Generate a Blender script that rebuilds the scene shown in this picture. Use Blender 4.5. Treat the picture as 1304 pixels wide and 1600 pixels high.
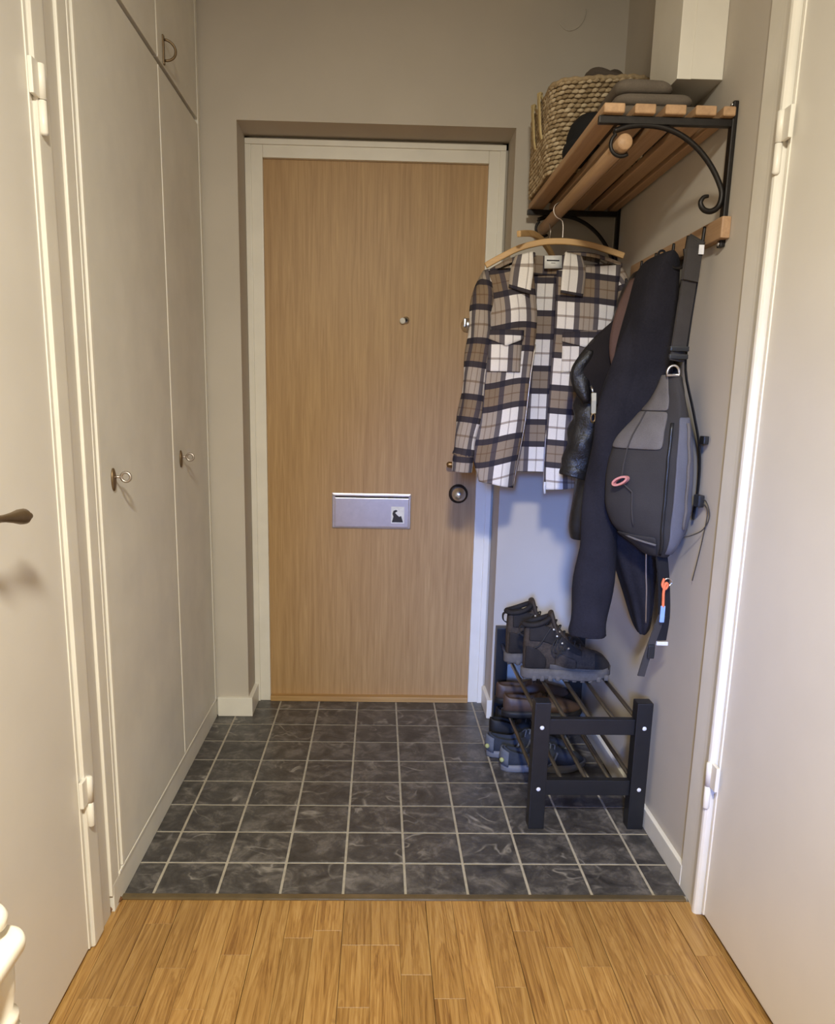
import bpy, bmesh, math, random
from mathutils import Vector, Matrix, noise
random.seed(7)
R = math.radians
for o in list(bpy.data.objects): bpy.data.objects.remove(o)
sc = bpy.context.scene
COL = sc.collection

# ------------------------------------------------------------------ camera
cam_d = bpy.data.cameras.new('camera'); cam = bpy.data.objects.new('camera', cam_d); COL.objects.link(cam)
RT = Vector((0.99953861, -0.02308919, 0.01973487)); UP = Vector((-0.01435528, 0.21348428, 0.97684103)); FW = Vector((0.02676756, 0.97667362, -0.21305433))
M = Matrix((( RT.x, UP.x, -FW.x, 0.0), (RT.y, UP.y, -FW.y, 0.0), (RT.z, UP.z, -FW.z, 1.187), (0, 0, 0, 1)))
cam.matrix_world = M
cam_d.sensor_fit = 'HORIZONTAL'; cam_d.sensor_width = 36.0; cam_d.lens = 36.0 * 1254.2 / 1304
cam_d.shift_x = 28.0 / 1304; cam_d.shift_y = 103.8 / 1304
cam_d.clip_start = 0.05
sc.camera = cam

# ------------------------------------------------------------------ world, lights, exposure
w = bpy.data.worlds.new('world'); sc.world = w; w.use_nodes = True
w.node_tree.nodes['Background'].inputs[0].default_value = (0.55, 0.65, 0.9, 1); w.node_tree.nodes['Background'].inputs[1].default_value = 0.05

def area(name, loc, target, size, power, color, spread=180, shape='DISK', size_y=None):
    d = bpy.data.lights.new(name, 'AREA'); d.shape = shape; d.size = size
    if size_y: d.size_y = size_y
    d.energy = power; d.color = color; d.spread = R(spread)
    o = bpy.data.objects.new(name, d); COL.objects.link(o); o.location = loc
    o.rotation_euler = (Vector(target) - Vector(loc)).to_track_quat('-Z', 'Y').to_euler()
    return o
area('ceiling_lamp_light', (0.02, -0.25, 2.30), (0.06, 1.05, 0.0), 0.24, 52, (1.0, 0.965, 0.82), spread=140)
area('window_daylight', (-0.45, -2.12, 1.55), (0.72, 2.9, 0.42), 0.22, 5.0, (0.15, 0.33, 1.0), spread=25, shape='RECTANGLE', size_y=0.5)

sc.view_settings.view_transform = 'Standard'; sc.view_settings.look = 'None'
sc.view_settings.gamma = 1; sc.view_settings.use_curve_mapping = False
sc.view_settings.exposure = 0.0

# ------------------------------------------------------------------ helpers
def srgb(r, g, b):
    f = lambda c: (c/255)/12.92 if c/255 <= 0.04045 else ((c/255+0.055)/1.055)**2.4
    return (f(r), f(g), f(b), 1)

class NT:
    def __init__(s, name):
        s.m = bpy.data.materials.new(name); s.m.use_nodes = True; s.t = s.m.node_tree
        s.b = s.t.nodes['Principled BSDF']
    def n(s, typ, **kw):
        x = s.t.nodes.new(typ)
        for k, v in kw.items(): setattr(x, k, v)
        return x
    def l(s, a, b): s.t.links.new(a, b)
    def inp(s, node, key, v):
        if hasattr(v, 'is_linked') or hasattr(v, 'links'): s.l(v, node.inputs[key])
        else: node.inputs[key].default_value = v
    def math(s, op, a, b=0.0, c=0.0):
        x = s.n('ShaderNodeMath', operation=op)
        for i, v in enumerate((a, b, c)): s.inp(x, i, v)
        return x.outputs[0]
    def mix(s, fac, a, b, bt='MIX'):
        x = s.n('ShaderNodeMix', data_type='RGBA', blend_type=bt)
        s.inp(x, 0, fac); s.inp(x, 6, a); s.inp(x, 7, b)
        return x.outputs[2]
    def ramp(s, fac, stops, interp='LINEAR'):
        x = s.n('ShaderNodeValToRGB'); x.color_ramp.interpolation = interp
        el = x.color_ramp.elements
        while len(el) < len(stops): el.new(0.5)
        for e, (p, c) in zip(el, stops):
            e.position = p; e.color = c if isinstance(c, tuple) else (c, c, c, 1)
        s.l(fac, x.inputs[0]); return x.outputs[0]
    def coord(s, kind='Object', scale=(1, 1, 1), rnd=0.0, rot=(0, 0, 0)):
        tc = s.n('ShaderNodeTexCoord'); mp = s.n('ShaderNodeMapping')
        mp.inputs['Scale'].default_value = scale; mp.inputs['Rotation'].default_value = rot
        s.l(tc.outputs[kind], mp.inputs[0])
        if rnd:
            oi = s.n('ShaderNodeObjectInfo'); vm = s.n('ShaderNodeVectorMath', operation='SCALE')
            cb = s.n('ShaderNodeCombineXYZ')
            for i, k in enumerate((1.0, 1.7, 2.9)): s.l(s.math('MULTIPLY', oi.outputs['Random'], k*rnd), cb.inputs[i])
            va = s.n('ShaderNodeVectorMath', operation='ADD'); s.l(mp.outputs[0], va.inputs[0]); s.l(cb.outputs[0], va.inputs[1])
            return va.outputs[0]
        return mp.outputs[0]
    def noise(s, vec, scale, detail=4, rough=0.55, dist=0.0):
        x = s.n('ShaderNodeTexNoise'); s.l(vec, x.inputs['Vector'])
        x.inputs['Scale'].default_value = scale; x.inputs['Detail'].default_value = detail
        x.inputs['Roughness'].default_value = rough; x.inputs['Distortion'].default_value = dist
        return x.outputs['Fac']
    def bump(s, h, strength=0.2, dist=0.01):
        x = s.n('ShaderNodeBump'); x.inputs['Strength'].default_value = strength; x.inputs['Distance'].default_value = dist
        s.l(h, x.inputs['Height']); s.l(x.outputs[0], s.b.inputs['Normal'])
    def done(s, col=None, rough=0.5, metal=0.0, spec=0.5):
        if col is not None: s.inp(s.b, 'Base Color', col)
        s.inp(s.b, 'Roughness', rough); s.b.inputs['Metallic'].default_value = metal
        s.b.inputs['Specular IOR Level'].default_value = spec
        return s.m

def paint(name, c, rough=0.45, var=0.05, scale=6, bump=0.04, bscale=180, spec=0.4):
    t = NT(name); v = t.coord()
    f = t.noise(v, scale, 3)
    dark = tuple(x*(1-var*2) for x in c[:3]) + (1,); lite = tuple(min(1, x*(1+var)) for x in c[:3]) + (1,)
    col = t.ramp(f, [(0.3, dark), (0.7, lite)])
    t.bump(t.noise(v, bscale, 2), bump, 0.004)
    return t.done(col, rough, 0, spec)

def wood(name, c1, c2, axis=1, rough=0.5, scale=1.0, rnd=3.0, strength=1.0, spec=0.35, streak=0.5):
    t = NT(name); s = [38*scale]*3; s[axis] = 1.6*scale
    v = t.coord(scale=tuple(s), rnd=rnd)
    f = t.noise(v, 1.0, 6, 0.6, 0.6)
    s2 = [150*scale]*3; s2[axis] = 3.0*scale
    f2 = t.noise(t.coord(scale=tuple(s2), rnd=rnd), 1.0, 3, 0.6)
    ff = t.math('ADD', t.math('MULTIPLY', f, 1-streak*0.6), t.math('MULTIPLY', f2, streak*0.6))
    col = t.ramp(ff, [(0.30, c2), (0.68, c1)])
    if rnd:
        oi = t.n('ShaderNodeObjectInfo')
        k = t.math('MULTIPLY_ADD', oi.outputs['Random'], 0.30*strength, 1-0.15*strength)
        hv = t.n('ShaderNodeHueSaturation'); t.l(k, hv.inputs['Value']); t.l(col, hv.inputs['Color']); col = hv.outputs[0]
    t.bump(f2, 0.06, 0.002)
    return t.done(col, rough, 0, spec)

def plain(name, c, rough=0.5, metal=0.0, spec=0.5, nscale=60, var=0.12, bump=0.0):
    t = NT(name); v = t.coord()
    f = t.noise(v, nscale, 3)
    col = t.ramp(f, [(0.25, tuple(x*(1-var) for x in c[:3])+(1,)), (0.75, tuple(min(1, x*(1+var)) for x in c[:3])+(1,))])
    if bump: t.bump(f, bump, 0.003)
    return t.done(col, rough, metal, spec)

def fabric(name, c, rough=0.95, var=0.35, nscale=14, weave=700, bump=0.25):
    t = NT(name); v = t.coord()
    f = t.noise(v, nscale, 4); g = t.noise(v, weave, 2)
    ff = t.math('ADD', t.math('MULTIPLY', f, 0.6), t.math('MULTIPLY', g, 0.4))
    col = t.ramp(ff, [(0.3, tuple(x*(1-var) for x in c[:3])+(1,)), (0.7, tuple(min(1, x*(1+var)) for x in c[:3])+(1,))])
    t.bump(g, bump, 0.002)
    m = t.done(col, rough, 0, 0.2)
    return m

MT = {}
MT['wall'] = paint('wall_paint_greige', srgb(196, 187, 175), 0.75, 0.03, 3, 0.05, 90, 0.25)
MT['door_cream'] = paint('cream_door_paint', srgb(228, 222, 212), 0.40, 0.02, 4, 0.03, 120)
MT['trim'] = paint('white_trim_paint', srgb(232, 226, 214), 0.35, 0.025, 10, 0.05, 60)
MT['casing'] = paint('casing_paint', srgb(212, 204, 192), 0.45, 0.03, 6, 0.05, 60)
MT['closet'] = paint('wardrobe_grey_paint', srgb(228, 223, 212), 0.5, 0.045, 5, 0.05, 90)
MT['closet_edge'] = paint('wardrobe_edge_and_highlight_paint', srgb(238, 232, 220), 0.4, 0.03, 8, 0.03, 90)  # lighter paint for stiles and plinth edge, also the painted door-edge highlight
MT['ceiling'] = paint('ceiling_paint', srgb(225, 222, 214), 0.9)
MT['duct'] = paint('duct_white_paint', srgb(226, 220, 208), 0.4, 0.03, 6, 0.03, 60)
MT['door_oak'] = wood('oak_door_veneer', srgb(190, 155, 108), srgb(158, 122, 80), 2, 0.45, 2.2, 0.0)
MT['sill_oak'] = wood('oak_sill', srgb(196, 158, 104), srgb(150, 112, 66), 0, 0.5, 1.0, 0.0)
MT['parquet'] = wood('oak_parquet', srgb(196, 150, 88), srgb(150, 106, 54), 1, 0.36, 1.0, 9.0, 0.40, 0.45)
def parquet_mat():
    t = NT('oak_parquet_grain'); rnd = 9.0
    v = t.coord(scale=(30, 1.5, 30), rnd=rnd); f = t.noise(v, 1.0, 5, 0.6, 1.4)
    rg = t.math('ABSOLUTE', t.math('SUBTRACT', t.math('FRACT', t.math('MULTIPLY', f, 7.0)), 0.5))
    f2 = t.noise(t.coord(scale=(240, 7, 240), rnd=rnd), 1.0, 3, 0.65)
    ff = t.math('ADD', t.math('ADD', t.math('MULTIPLY', f, 0.45), t.math('MULTIPLY', rg, 0.30)), t.math('MULTIPLY', f2, 0.40))
    col = t.ramp(ff, [(0.34, srgb(122, 84, 42)), (0.50, srgb(160, 120, 66)), (0.68, srgb(184, 146, 90))])
    kn = t.ramp(t.noise(t.coord(scale=(26, 16, 26), rnd=rnd), 1.0, 1), [(0.76, 0.0), (0.82, 1.0)])
    col = t.mix(t.math('MULTIPLY', kn, 0.6), col, srgb(112, 72, 38))
    oi = t.n('ShaderNodeObjectInfo'); hv = t.n('ShaderNodeHueSaturation')
    t.l(t.math('MULTIPLY_ADD', oi.outputs['Random'], 0.26, 0.86), hv.inputs['Value']); t.l(col, hv.inputs['Color'])
    t.bump(f2, 0.08, 0.002)
    return t.done(hv.outputs[0], 0.38, 0, 0.45)
MT['parquet'] = parquet_mat()
MT['parquet_gap'] = plain('parquet_gap', srgb(84, 54, 28), 0.8)
MT['pine'] = wood('pine_slat', srgb(190, 154, 118), srgb(158, 124, 92), 1, 0.5, 1.2, 5.0, 0.25)
MT['pine_x'] = wood('pine_hanger', srgb(218, 180, 126), srgb(188, 146, 96), 0, 0.45, 1.2, 5.0, 0.3)
MT['brown_wood'] = wood('brown_edge_strip', srgb(134, 92, 58), srgb(92, 60, 38), 1, 0.5, 1.0, 0.0)
MT['iron'] = plain('black_wrought_iron', srgb(40, 36, 34), 0.45, 0.6, 0.5, 80, 0.2, 0.1)
MT['steel'] = plain('brushed_steel', srgb(190, 180, 172), 0.35, 0.9, 0.5, 50, 0.06)
MT['chrome'] = plain('polished_chrome', srgb(222, 222, 226), 0.28, 1.0)
MT['zipmetal'] = plain('zip_metal', srgb(205, 196, 170), 0.45, 0.5)
MT['brass'] = plain('aged_brass', srgb(150, 120, 80), 0.35, 0.9)
MT['bronze'] = plain('dark_bronze', srgb(128, 108, 82), 0.42, 0.8)
MT['darkmetal'] = plain('dark_lock_metal', srgb(62, 56, 52), 0.4, 0.7)
MT['threshold'] = plain('threshold_bronze', srgb(128, 112, 84), 0.35, 0.7, 0.5, 30, 0.15)
MT['grout'] = plain('grout', srgb(168, 160, 146), 0.85, 0, 0.2, 40, 0.15)
MT['black_rack'] = plain('black_lacquer', srgb(26, 26, 28), 0.42, 0, 0.5, 40, 0.15)
MT['tube'] = plain('rack_tube_metal', srgb(120, 112, 100), 0.28, 0.9, 0.5, 40, 0.1)
MT['cap_white'] = plain('white_plastic', srgb(225, 224, 226), 0.4)
MT['paper'] = plain('paper_white', srgb(228, 226, 220), 0.7)
MT['ink'] = plain('ink_dark', srgb(46, 42, 46), 0.7)
MT['slot_dark'] = plain('slot_shadow_black', srgb(30, 26, 24), 0.8)

def tile_mat():
    t = NT('slate_tile'); v = t.coord(rnd=11.0)
    base = t.noise(v, 14, 6, 0.68, 0.8); fine = t.noise(v, 70, 4, 0.7)
    c = t.ramp(t.math('ADD', t.math('MULTIPLY', base, 0.8), t.math('MULTIPLY', fine, 0.2)),
               [(0.36, srgb(45, 43, 43)), (0.50, srgb(70, 67, 66)), (0.66, srgb(112, 107, 103))])
    vn = t.noise(v, 7.5, 2, 0.5, 0.9)
    ridge = t.math('ABSOLUTE', t.math('SUBTRACT', vn, 0.5))
    vm = t.ramp(ridge, [(0.0, 1.0), (0.012, 0.55), (0.034, 0.0)])
    gate = t.ramp(t.noise(v, 11.0, 3), [(0.50, 0.0), (0.66, 1.0)])
    k = t.math('MULTIPLY', t.math('MULTIPLY', vm, gate), 0.6)
    col = t.mix(k, c, srgb(170, 164, 156))
    t.bump(fine, 0.08, 0.003)
    return t.done(col, 0.36, 0, 0.5)
MT['tile'] = tile_mat()

def plaid_mat():
    t = NT('plaid_flannel')
    uv = t.n('ShaderNodeUVMap'); sp = t.n('ShaderNodeSeparateXYZ'); t.l(uv.outputs[0], sp.inputs[0])
    fu = t.math('FRACT', t.math('DIVIDE', sp.outputs[0], 0.124)); fv = t.math('FRACT', t.math('DIVIDE', sp.outputs[1], 0.168))
    # warp (u): white 0-.37, dark .37-.5, tan .5-.87, dark .87-1 ; weft (v): dark/white/dark/tan
    whu = t.ramp(fu, [(0, 1.0), (0.40, 0.0)], 'CONSTANT'); whv = t.ramp(fv, [(0, 1.0), (0.47, 0.0)], 'CONSTANT')
    dku = t.ramp(fu, [(0, 0.0), (0.40, 1.0), (0.53, 0.0), (0.87, 1.0)], 'CONSTANT')
    dkv = t.ramp(fv, [(0, 0.0), (0.47, 1.0), (0.58, 0.0), (0.89, 1.0)], 'CONSTANT')
    lnu = t.ramp(fu, [(0, 0.0), (0.185, 1.0), (0.215, 0.0), (0.62, 1.0), (0.645, 0.0), (0.76, 1.0), (0.785, 0.0)], 'CONSTANT')
    lnv = t.ramp(fv, [(0, 0.0), (0.20, 1.0), (0.24, 0.0), (0.72, 1.0), (0.745, 0.0)], 'CONSTANT')
    tan = srgb(134, 114, 92); white = srgb(236, 228, 218)
    c = t.mix(t.math('MULTIPLY', whu, 0.10), tan, white)
    c = t.mix(t.math('MULTIPLY', whv, 0.24), c, white)
    c = t.mix(t.math('MULTIPLY', whu, whv), c, white)
    c = t.mix(t.math('MULTIPLY', lnu, 0.45), c, srgb(96, 72, 56))
    c = t.mix(t.math('MULTIPLY', lnv, 0.62), c, srgb(110, 84, 62))
    c = t.mix(t.math('MULTIPLY', dku, 0.74), c, srgb(60, 58, 72))
    c = t.mix(t.math('MULTIPLY', dkv, 0.88), c, srgb(46, 44, 54))
    v = t.coord(); g = t.noise(v, 500, 2)
    c = t.mix(0.25, c, t.ramp(g, [(0.3, 0.55), (0.7, 1.0)]), 'MULTIPLY')
    t.bump(g, 0.2, 0.002)
    m = t.done(c, 0.95, 0, 0.15); return m
MT['plaid'] = plaid_mat()
MT['fleece'] = fabric('navy_fleece', srgb(36, 34, 39), 0.95, 0.35, 10, 200, 0.8)
MT['lining'] = fabric('brown_lining', srgb(92, 70, 62), 0.8, 0.15, 10, 300, 0.2)
def leather_mat():
    t = NT('black_leather'); v = t.coord()
    f = t.noise(v, 26, 5, 0.6, 0.4); g = t.noise(v, 240, 3)
    col = t.ramp(f, [(0.3, srgb(17, 16, 16)), (0.7, srgb(34, 31, 30))])
    t.bump(t.math('ADD', t.math('MULTIPLY', f, 0.8), t.math('MULTIPLY', g, 0.2)), 0.5, 0.012)
    return t.done(col, 0.42, 0, 0.5)
MT['leather'] = leather_mat()
MT['leather_inner'] = fabric('jacket_inside_black', srgb(34, 29, 28), 0.9, 0.25, 14, 300, 0.3)
MT['pack_dark'] = fabric('pack_charcoal', srgb(56, 53, 52), 0.75, 0.2, 12, 500, 0.25)
MT['pack_grey'] = fabric('pack_worn_grey', srgb(102, 97, 94), 0.6, 0.25, 20, 420, 0.25)
MT['pack_blue'] = fabric('pack_slate_side', srgb(94, 94, 102), 0.6, 0.15, 16, 500, 0.2)
MT['webbing'] = fabric('grey_webbing', srgb(66, 62, 60), 0.85, 0.15, 20, 600, 0.3)
MT['webbing_black'] = fabric('black_webbing', srgb(34, 33, 36), 0.85, 0.2, 20, 600, 0.3)
MT['black_plastic'] = plain('black_plastic', srgb(34, 35, 37), 0.35)
MT['pink'] = fabric('faded_red_ribbon', srgb(198, 134, 126), 0.8, 0.1, 30, 500, 0.2)
MT['orange'] = plain('orange_cord', srgb(232, 122, 78), 0.7)
MT['bluetag'] = plain('light_blue_tag', srgb(140, 170, 230), 0.5)
MT['boot'] = fabric('dark_brown_boot', srgb(66, 56, 46), 0.7, 0.4, 40, 160, 0.8)
MT['boot_trim'] = fabric('boot_black_trim', srgb(44, 39, 35), 0.75, 0.3, 30, 300, 0.3)
MT['boot_sole'] = plain('grey_rubber_sole', srgb(98, 92, 86), 0.8, 0, 0.3, 60, 0.2, 0.2)
MT['lace'] = plain('dark_lace', srgb(44, 40, 36), 0.8)
MT['eyelet'] = plain('eyelet_metal', srgb(190, 182, 170), 0.3, 0.8)
MT['brownshoe'] = plain('brown_shoe_leather', srgb(74, 56, 46), 0.5, 0, 0.45, 30, 0.25, 0.1)
MT['blackshoe'] = plain('black_shoe', srgb(24, 23, 24), 0.6, 0, 0.4, 30, 0.2)
MT['sneaker'] = fabric('grey_sneaker', srgb(100, 104, 114), 0.75, 0.2, 40, 500, 0.3)
MT['sneaker_dark'] = fabric('sneaker_mesh', srgb(54, 58, 68), 0.85, 0.25, 40, 500, 0.3)
MT['sneaker_sole'] = plain('sneaker_sole', srgb(112, 113, 120), 0.6, 0, 0.4, 30, 0.1)
MT['lime'] = plain('lime_dot', srgb(176, 180, 120), 0.5)
MT['basket'] = None
def basket_mat():
    t = NT('seagrass'); v = t.coord()
    at = t.n('ShaderNodeAttribute', attribute_name='strand'); f = at.outputs['Fac']; g = t.noise(t.coord(scale=(200, 200, 700)), 1.0, 3)
    col = t.ramp(t.math('ADD', t.math('MULTIPLY', f, 0.6), t.math('MULTIPLY', g, 0.4)), [(0.25, srgb(112, 92, 68)), (0.5, srgb(172, 150, 118)), (0.75, srgb(226, 208, 178))])
    return t.done(col, 0.8, 0, 0.2)
MT['basket'] = basket_mat()
MT['basket_rim'] = plain('seagrass_rim', srgb(168, 146, 114), 0.8, 0, 0.2, 120, 0.25)
MT['strap_tan'] = plain('tan_strap', srgb(200, 178, 128), 0.7)
MT['cloth_brown'] = fabric('brown_grey_cloth', srgb(92, 82, 74), 0.95, 0.2, 12, 400, 0.3)
MT['cloth_grey'] = fabric('taupe_wool', srgb(104, 94, 84), 0.95, 0.2, 12, 400, 0.3)
MT['cap_black'] = fabric('black_wool', srgb(34, 33, 34), 0.95, 0.2, 12, 400, 0.3)
MT['stool'] = paint('white_stool_paint', srgb(240, 232, 214), 0.4, 0.02)
MT['cable'] = plain('dark_cable', srgb(74, 64, 44), 0.5)

def link(name, me, mat, parent=None, smooth=False):
    if mat is not None:
        me.materials.clear(); me.materials.append(MT[mat] if isinstance(mat, str) else mat)
    if smooth:
        for p in me.polygons: p.use_smooth = True
    o = bpy.data.objects.new(name, me); COL.objects.link(o)
    if parent is not None: o.parent = parent
    return o

def origin_of(p):
    v = Vector((0, 0, 0))
    while p is not None:
        v += Vector(p.location); p = p.parent
    return v

def obj(name, bm, mat, parent=None, smooth=False, local=False):
    """bm in world coordinates unless local; parent is an Empty (unrotated while building) or a part"""
    me = bpy.data.meshes.new(name); bmesh.ops.recalc_face_normals(bm, faces=bm.faces); bm.to_mesh(me); bm.free()
    if parent is not None and not local: me.transform(Matrix.Translation(-origin_of(parent)))
    o = link(name, me, mat, parent, smooth)
    if parent is None and not local and len(me.vertices):   # origin at the base centre
        xs = [v.co for v in me.vertices]
        c = Vector(((min(v.x for v in xs)+max(v.x for v in xs))/2, (min(v.y for v in xs)+max(v.y for v in xs))/2, min(v.z for v in xs)))
        me.transform(Matrix.Translation(-c)); o.location = c
    return o

def tag(o, label, cat, group=None, kind=None):
    if label: o['label'] = label
    if cat: o['category'] = cat
    if group: o['group'] = group
    if kind: o['kind'] = kind
    return o

def thing(name, loc, label, cat, group=None, kind=None):
    o = bpy.data.objects.new(name, None); COL.objects.link(o); o.location = loc; o.empty_display_size = 0.05
    return tag(o, label, cat, group, kind)

def box(bm, x0, x1, y0, y1, z0, z1, bev=0.0, seg=2):
    r = bmesh.ops.create_cube(bm, size=1.0); vs = r['verts']
    for v in vs:
        v.co = Vector(((x0+x1)/2 + v.co.x*(x1-x0), (y0+y1)/2 + v.co.y*(y1-y0), (z0+z1)/2 + v.co.z*(z1-z0)))
    if bev:
        es = list({e for v in vs for e in v.link_edges})
        bmesh.ops.bevel(bm, geom=es, offset=bev, segments=seg, affect='EDGES', profile=0.7)
    return vs

def B(x0, x1, y0, y1, z0, z1, bev=0.0, seg=2):
    bm = bmesh.new(); box(bm, x0, x1, y0, y1, z0, z1, bev, seg); return bm

def frame_of(d):
    d = d.normalized(); a = Vector((0, 0, 1)) if abs(d.z) < 0.9 else Vector((1, 0, 0))
    u = d.cross(a).normalized(); return u, d.cross(u).normalized()

def tube(bm, pts, r, n=8, closed=False, flat=None):
    """tube along a polyline; r number or list; flat=(wx, wy, upvec) gives a rectangular ribbon"""
    pts = [Vector(p) for p in pts]; N = len(pts); rings = []
    up = None
    for i, p in enumerate(pts):
        if closed: d = pts[(i+1) % N] - pts[i-1]
        else: d = pts[min(i+1, N-1)] - pts[max(i-1, 0)]
        d.normalize()
        if up is None: u, v = frame_of(d)
        else:
            u = (up - d*up.dot(d)).normalized(); v = d.cross(u).normalized()
        up = u
        rr = r[i] if isinstance(r, (list, tuple)) else r
        if flat:
            wv = Vector(flat[2]); wv = (wv - d*wv.dot(d)).normalized(); nv = d.cross(wv).normalized()
            a, b = flat[0]/2, flat[1]/2
            ring = [bm.verts.new(p + wv*a*sx + nv*b*sy) for sx, sy in ((1, 1), (-1, 1), (-1, -1), (1, -1))]
        else:
            ring = [bm.verts.new(p + (u*math.cos(t) + v*math.sin(t))*rr) for t in [2*math.pi*k/n for k in range(n)]]
        rings.append(ring)
    skin(bm, rings, closed, not closed)

def skin(bm, rings, closed=False, caps=True):
    N = len(rings); n = len(rings[0])
    for i in range(N if closed else N-1):
        a, b = rings[i], rings[(i+1) % N]
        for k in range(n):
            bm.faces.new((a[k], a[(k+1) % n], b[(k+1) % n], b[k]))
    if caps:
        bm.faces.new(rings[0]); bm.faces.new(list(reversed(rings[-1])))

def loft(rings, caps=True):
    bm = bmesh.new(); skin(bm, [[bm.verts.new(p) for p in r] for r in rings], False, caps); return bm

def lathe(bm, c, axis, prof, n=16):
    """prof: list of (distance along axis, radius)"""
    c = Vector(c); d = Vector(axis).normalized(); u, v = frame_of(d); rings = []
    for h, r in prof:
        rings.append([bm.verts.new(c + d*h + (u*math.cos(t)+v*math.sin(t))*max(r, 1e-4)) for t in [2*math.pi*k/n for k in range(n)]])
    skin(bm, rings)

def L(c, axis, prof, n=16):
    bm = bmesh.new(); lathe(bm, c, axis, prof, n); return bm
def T(pts, r, n=8, closed=False, flat=None):
    bm = bmesh.new(); tube(bm, pts, r, n, closed, flat); return bm

def smooth_path(pts, k=6):
    P = [Vector(p) for p in pts]; out = []
    for i in range(len(P)-1):
        p0, p1, p2, p3 = P[max(i-1, 0)], P[i], P[i+1], P[min(i+2, len(P)-1)]
        for j in range(k):
            t = j/k
            out.append(0.5*((2*p1) + (p2-p0)*t + (2*p0-5*p1+4*p2-p3)*t*t + (3*p1-p0-3*p2+p3)*t**3))
    out.append(P[-1]); return out

def lerp_curve(c, t):
    f = t*(len(c)-1); i = min(int(f), len(c)-2); k = f-i
    p0, p1, p2, p3 = c[max(i-1, 0)], c[i], c[i+1], c[min(i+2, len(c)-1)]
    return tuple(0.5*(2*b + (cc-a)*k + (2*a-5*b+4*cc-d)*k*k + (3*b-a-3*cc+d)*k**3) for a, b, cc, d in zip(p0, p1, p2, p3))

def poly_prism(pts, axis_vec, depth):
    """flat polygon (3D points) extruded along axis_vec by depth"""
    bm = bmesh.new(); d = Vector(axis_vec)*depth
    a = [bm.verts.new(Vector(p)) for p in pts]; b = [bm.verts.new(Vector(p)+d) for p in pts]
    n = len(pts); bm.faces.new(a); bm.faces.new(list(reversed(b)))
    for i in range(n): bm.faces.new((a[i], b[i], b[(i+1) % n], a[(i+1) % n]))
    return bm

def solid(o, th, off=0): 
    m = o.modifiers.new('thickness', 'SOLIDIFY'); m.thickness = th; m.offset = off; return o
def subd(o, lv=1):
    m = o.modifiers.new('subdivision', 'SUBSURF'); m.levels = lv; m.render_levels = lv; return o

def copy_tree(o, parent=None):
    c = o.copy(); COL.objects.link(c); c.parent = parent
    for ch in list(o.children): copy_tree(ch, c)
    return c

# ================================================================== SETTING
XL, XR = -0.61, 0.79          # left cabinet plane, right wall plane
YB = 2.93                     # back wall plane
ZC = 2.50
S = 'structure'

# ---- tiled floor
T0 = 0.155; tx0 = -0.5406; ty0 = 1.9105
fl = obj('floor_tiled', B(-0.66, 0.86, 1.760, 3.16, -0.05, -0.0015), 'grout'); tag(fl, 'dark slate tiled entrance floor with pale grout lines', 'floor', kind=S)
G = 0.0032
xs = [-0.625] + [tx0 + i*T0 for i in range(9)] + [0.80]
ys = [1.768] + [ty0 + j*T0 for j in range(8)] + [3.13]
cache = {}
for i in range(len(xs)-1):
    for j in range(len(ys)-1):
        a, b, c, d = xs[i]+G, xs[i+1]-G, ys[j]+G, ys[j+1]-G
        if i == 0: a = xs[0]
        key = (round(b-a, 4), round(d-c, 4))
        if key not in cache:
            bm = B(-key[0]/2, key[0]/2, -key[1]/2, key[1]/2, -0.006, 0, 0.0012, 1)
            me = bpy.data.meshes.new('tile'); bm.to_mesh(me); bm.free(); me.materials.append(MT['tile']); cache[key] = me
        o = bpy.data.objects.new('tile', cache[key]); COL.objects.link(o); o.parent = fl
        o.location = Vector(((a+b)/2, (c+d)/2, random.uniform(-0.0004, 0.0003))) - fl.location

# ---- parquet floor
pf = obj('floor_parquet', B(-0.9, 1.05, -2.3, 1.752, -0.06, -0.013), 'parquet_gap'); tag(pf, 'oak parquet floor of the hall in the foreground', 'floor', kind=S)
SW = 0.0655; cache = {}
k = 0; x = -0.66
while x < 0.82:
    y = 1.747; first = True
    gap = 0.0010 if (k % 3 == 0) else 0.0003
    while y > 0.55:
        ln = random.choice((0.19, 0.26, 0.33, 0.40, 0.47)); 
        if first: ln *= random.choice((0.35, 0.6, 0.9, 1.0)); first = False
        y1 = max(y - ln, 0.5)
        key = (round(y-y1, 3), gap)
        if key not in cache:
            bm = B(-SW/2+gap, SW/2-0.0003, -(y-y1)/2+0.0002, (y-y1)/2-0.0002, -0.014, 0, 0.0003, 1)
            me = bpy.data.meshes.new('plank'); bm.to_mesh(me); bm.free(); me.materials.append(MT['parquet']); cache[key] = me
        o = bpy.data.objects.new('plank', cache[key]); COL.objects.link(o); o.parent = pf
        o.location = Vector((x+SW/2, (y+y1)/2, 0)) - pf.location
        y = y1
    x += SW; k += 1
obj('plank_field', B(-0.66, 0.86, -2.3, 0.5, -0.02, -0.0002), 'parquet', pf)
obj('edge_strip', T([(-0.626, 1.66, 0.006), (-0.622, 1.70, 0.007), (-0.612, 1.745, 0.006)], 0.007, 6), 'brown_wood', pf)
th = obj('trim_1', T([(-0.612, 1.757, 0.0), (0.772, 1.757, 0.0)], 0.01, flat=(0.022, 0.012, (0, 1, 0))), 'threshold')
tag(th, 'bronze metal threshold strip between parquet and slate tiles', 'threshold', kind=S)
bv = th.modifiers.new('b', 'BEVEL'); bv.width = 0.004; bv.segments = 2

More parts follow.
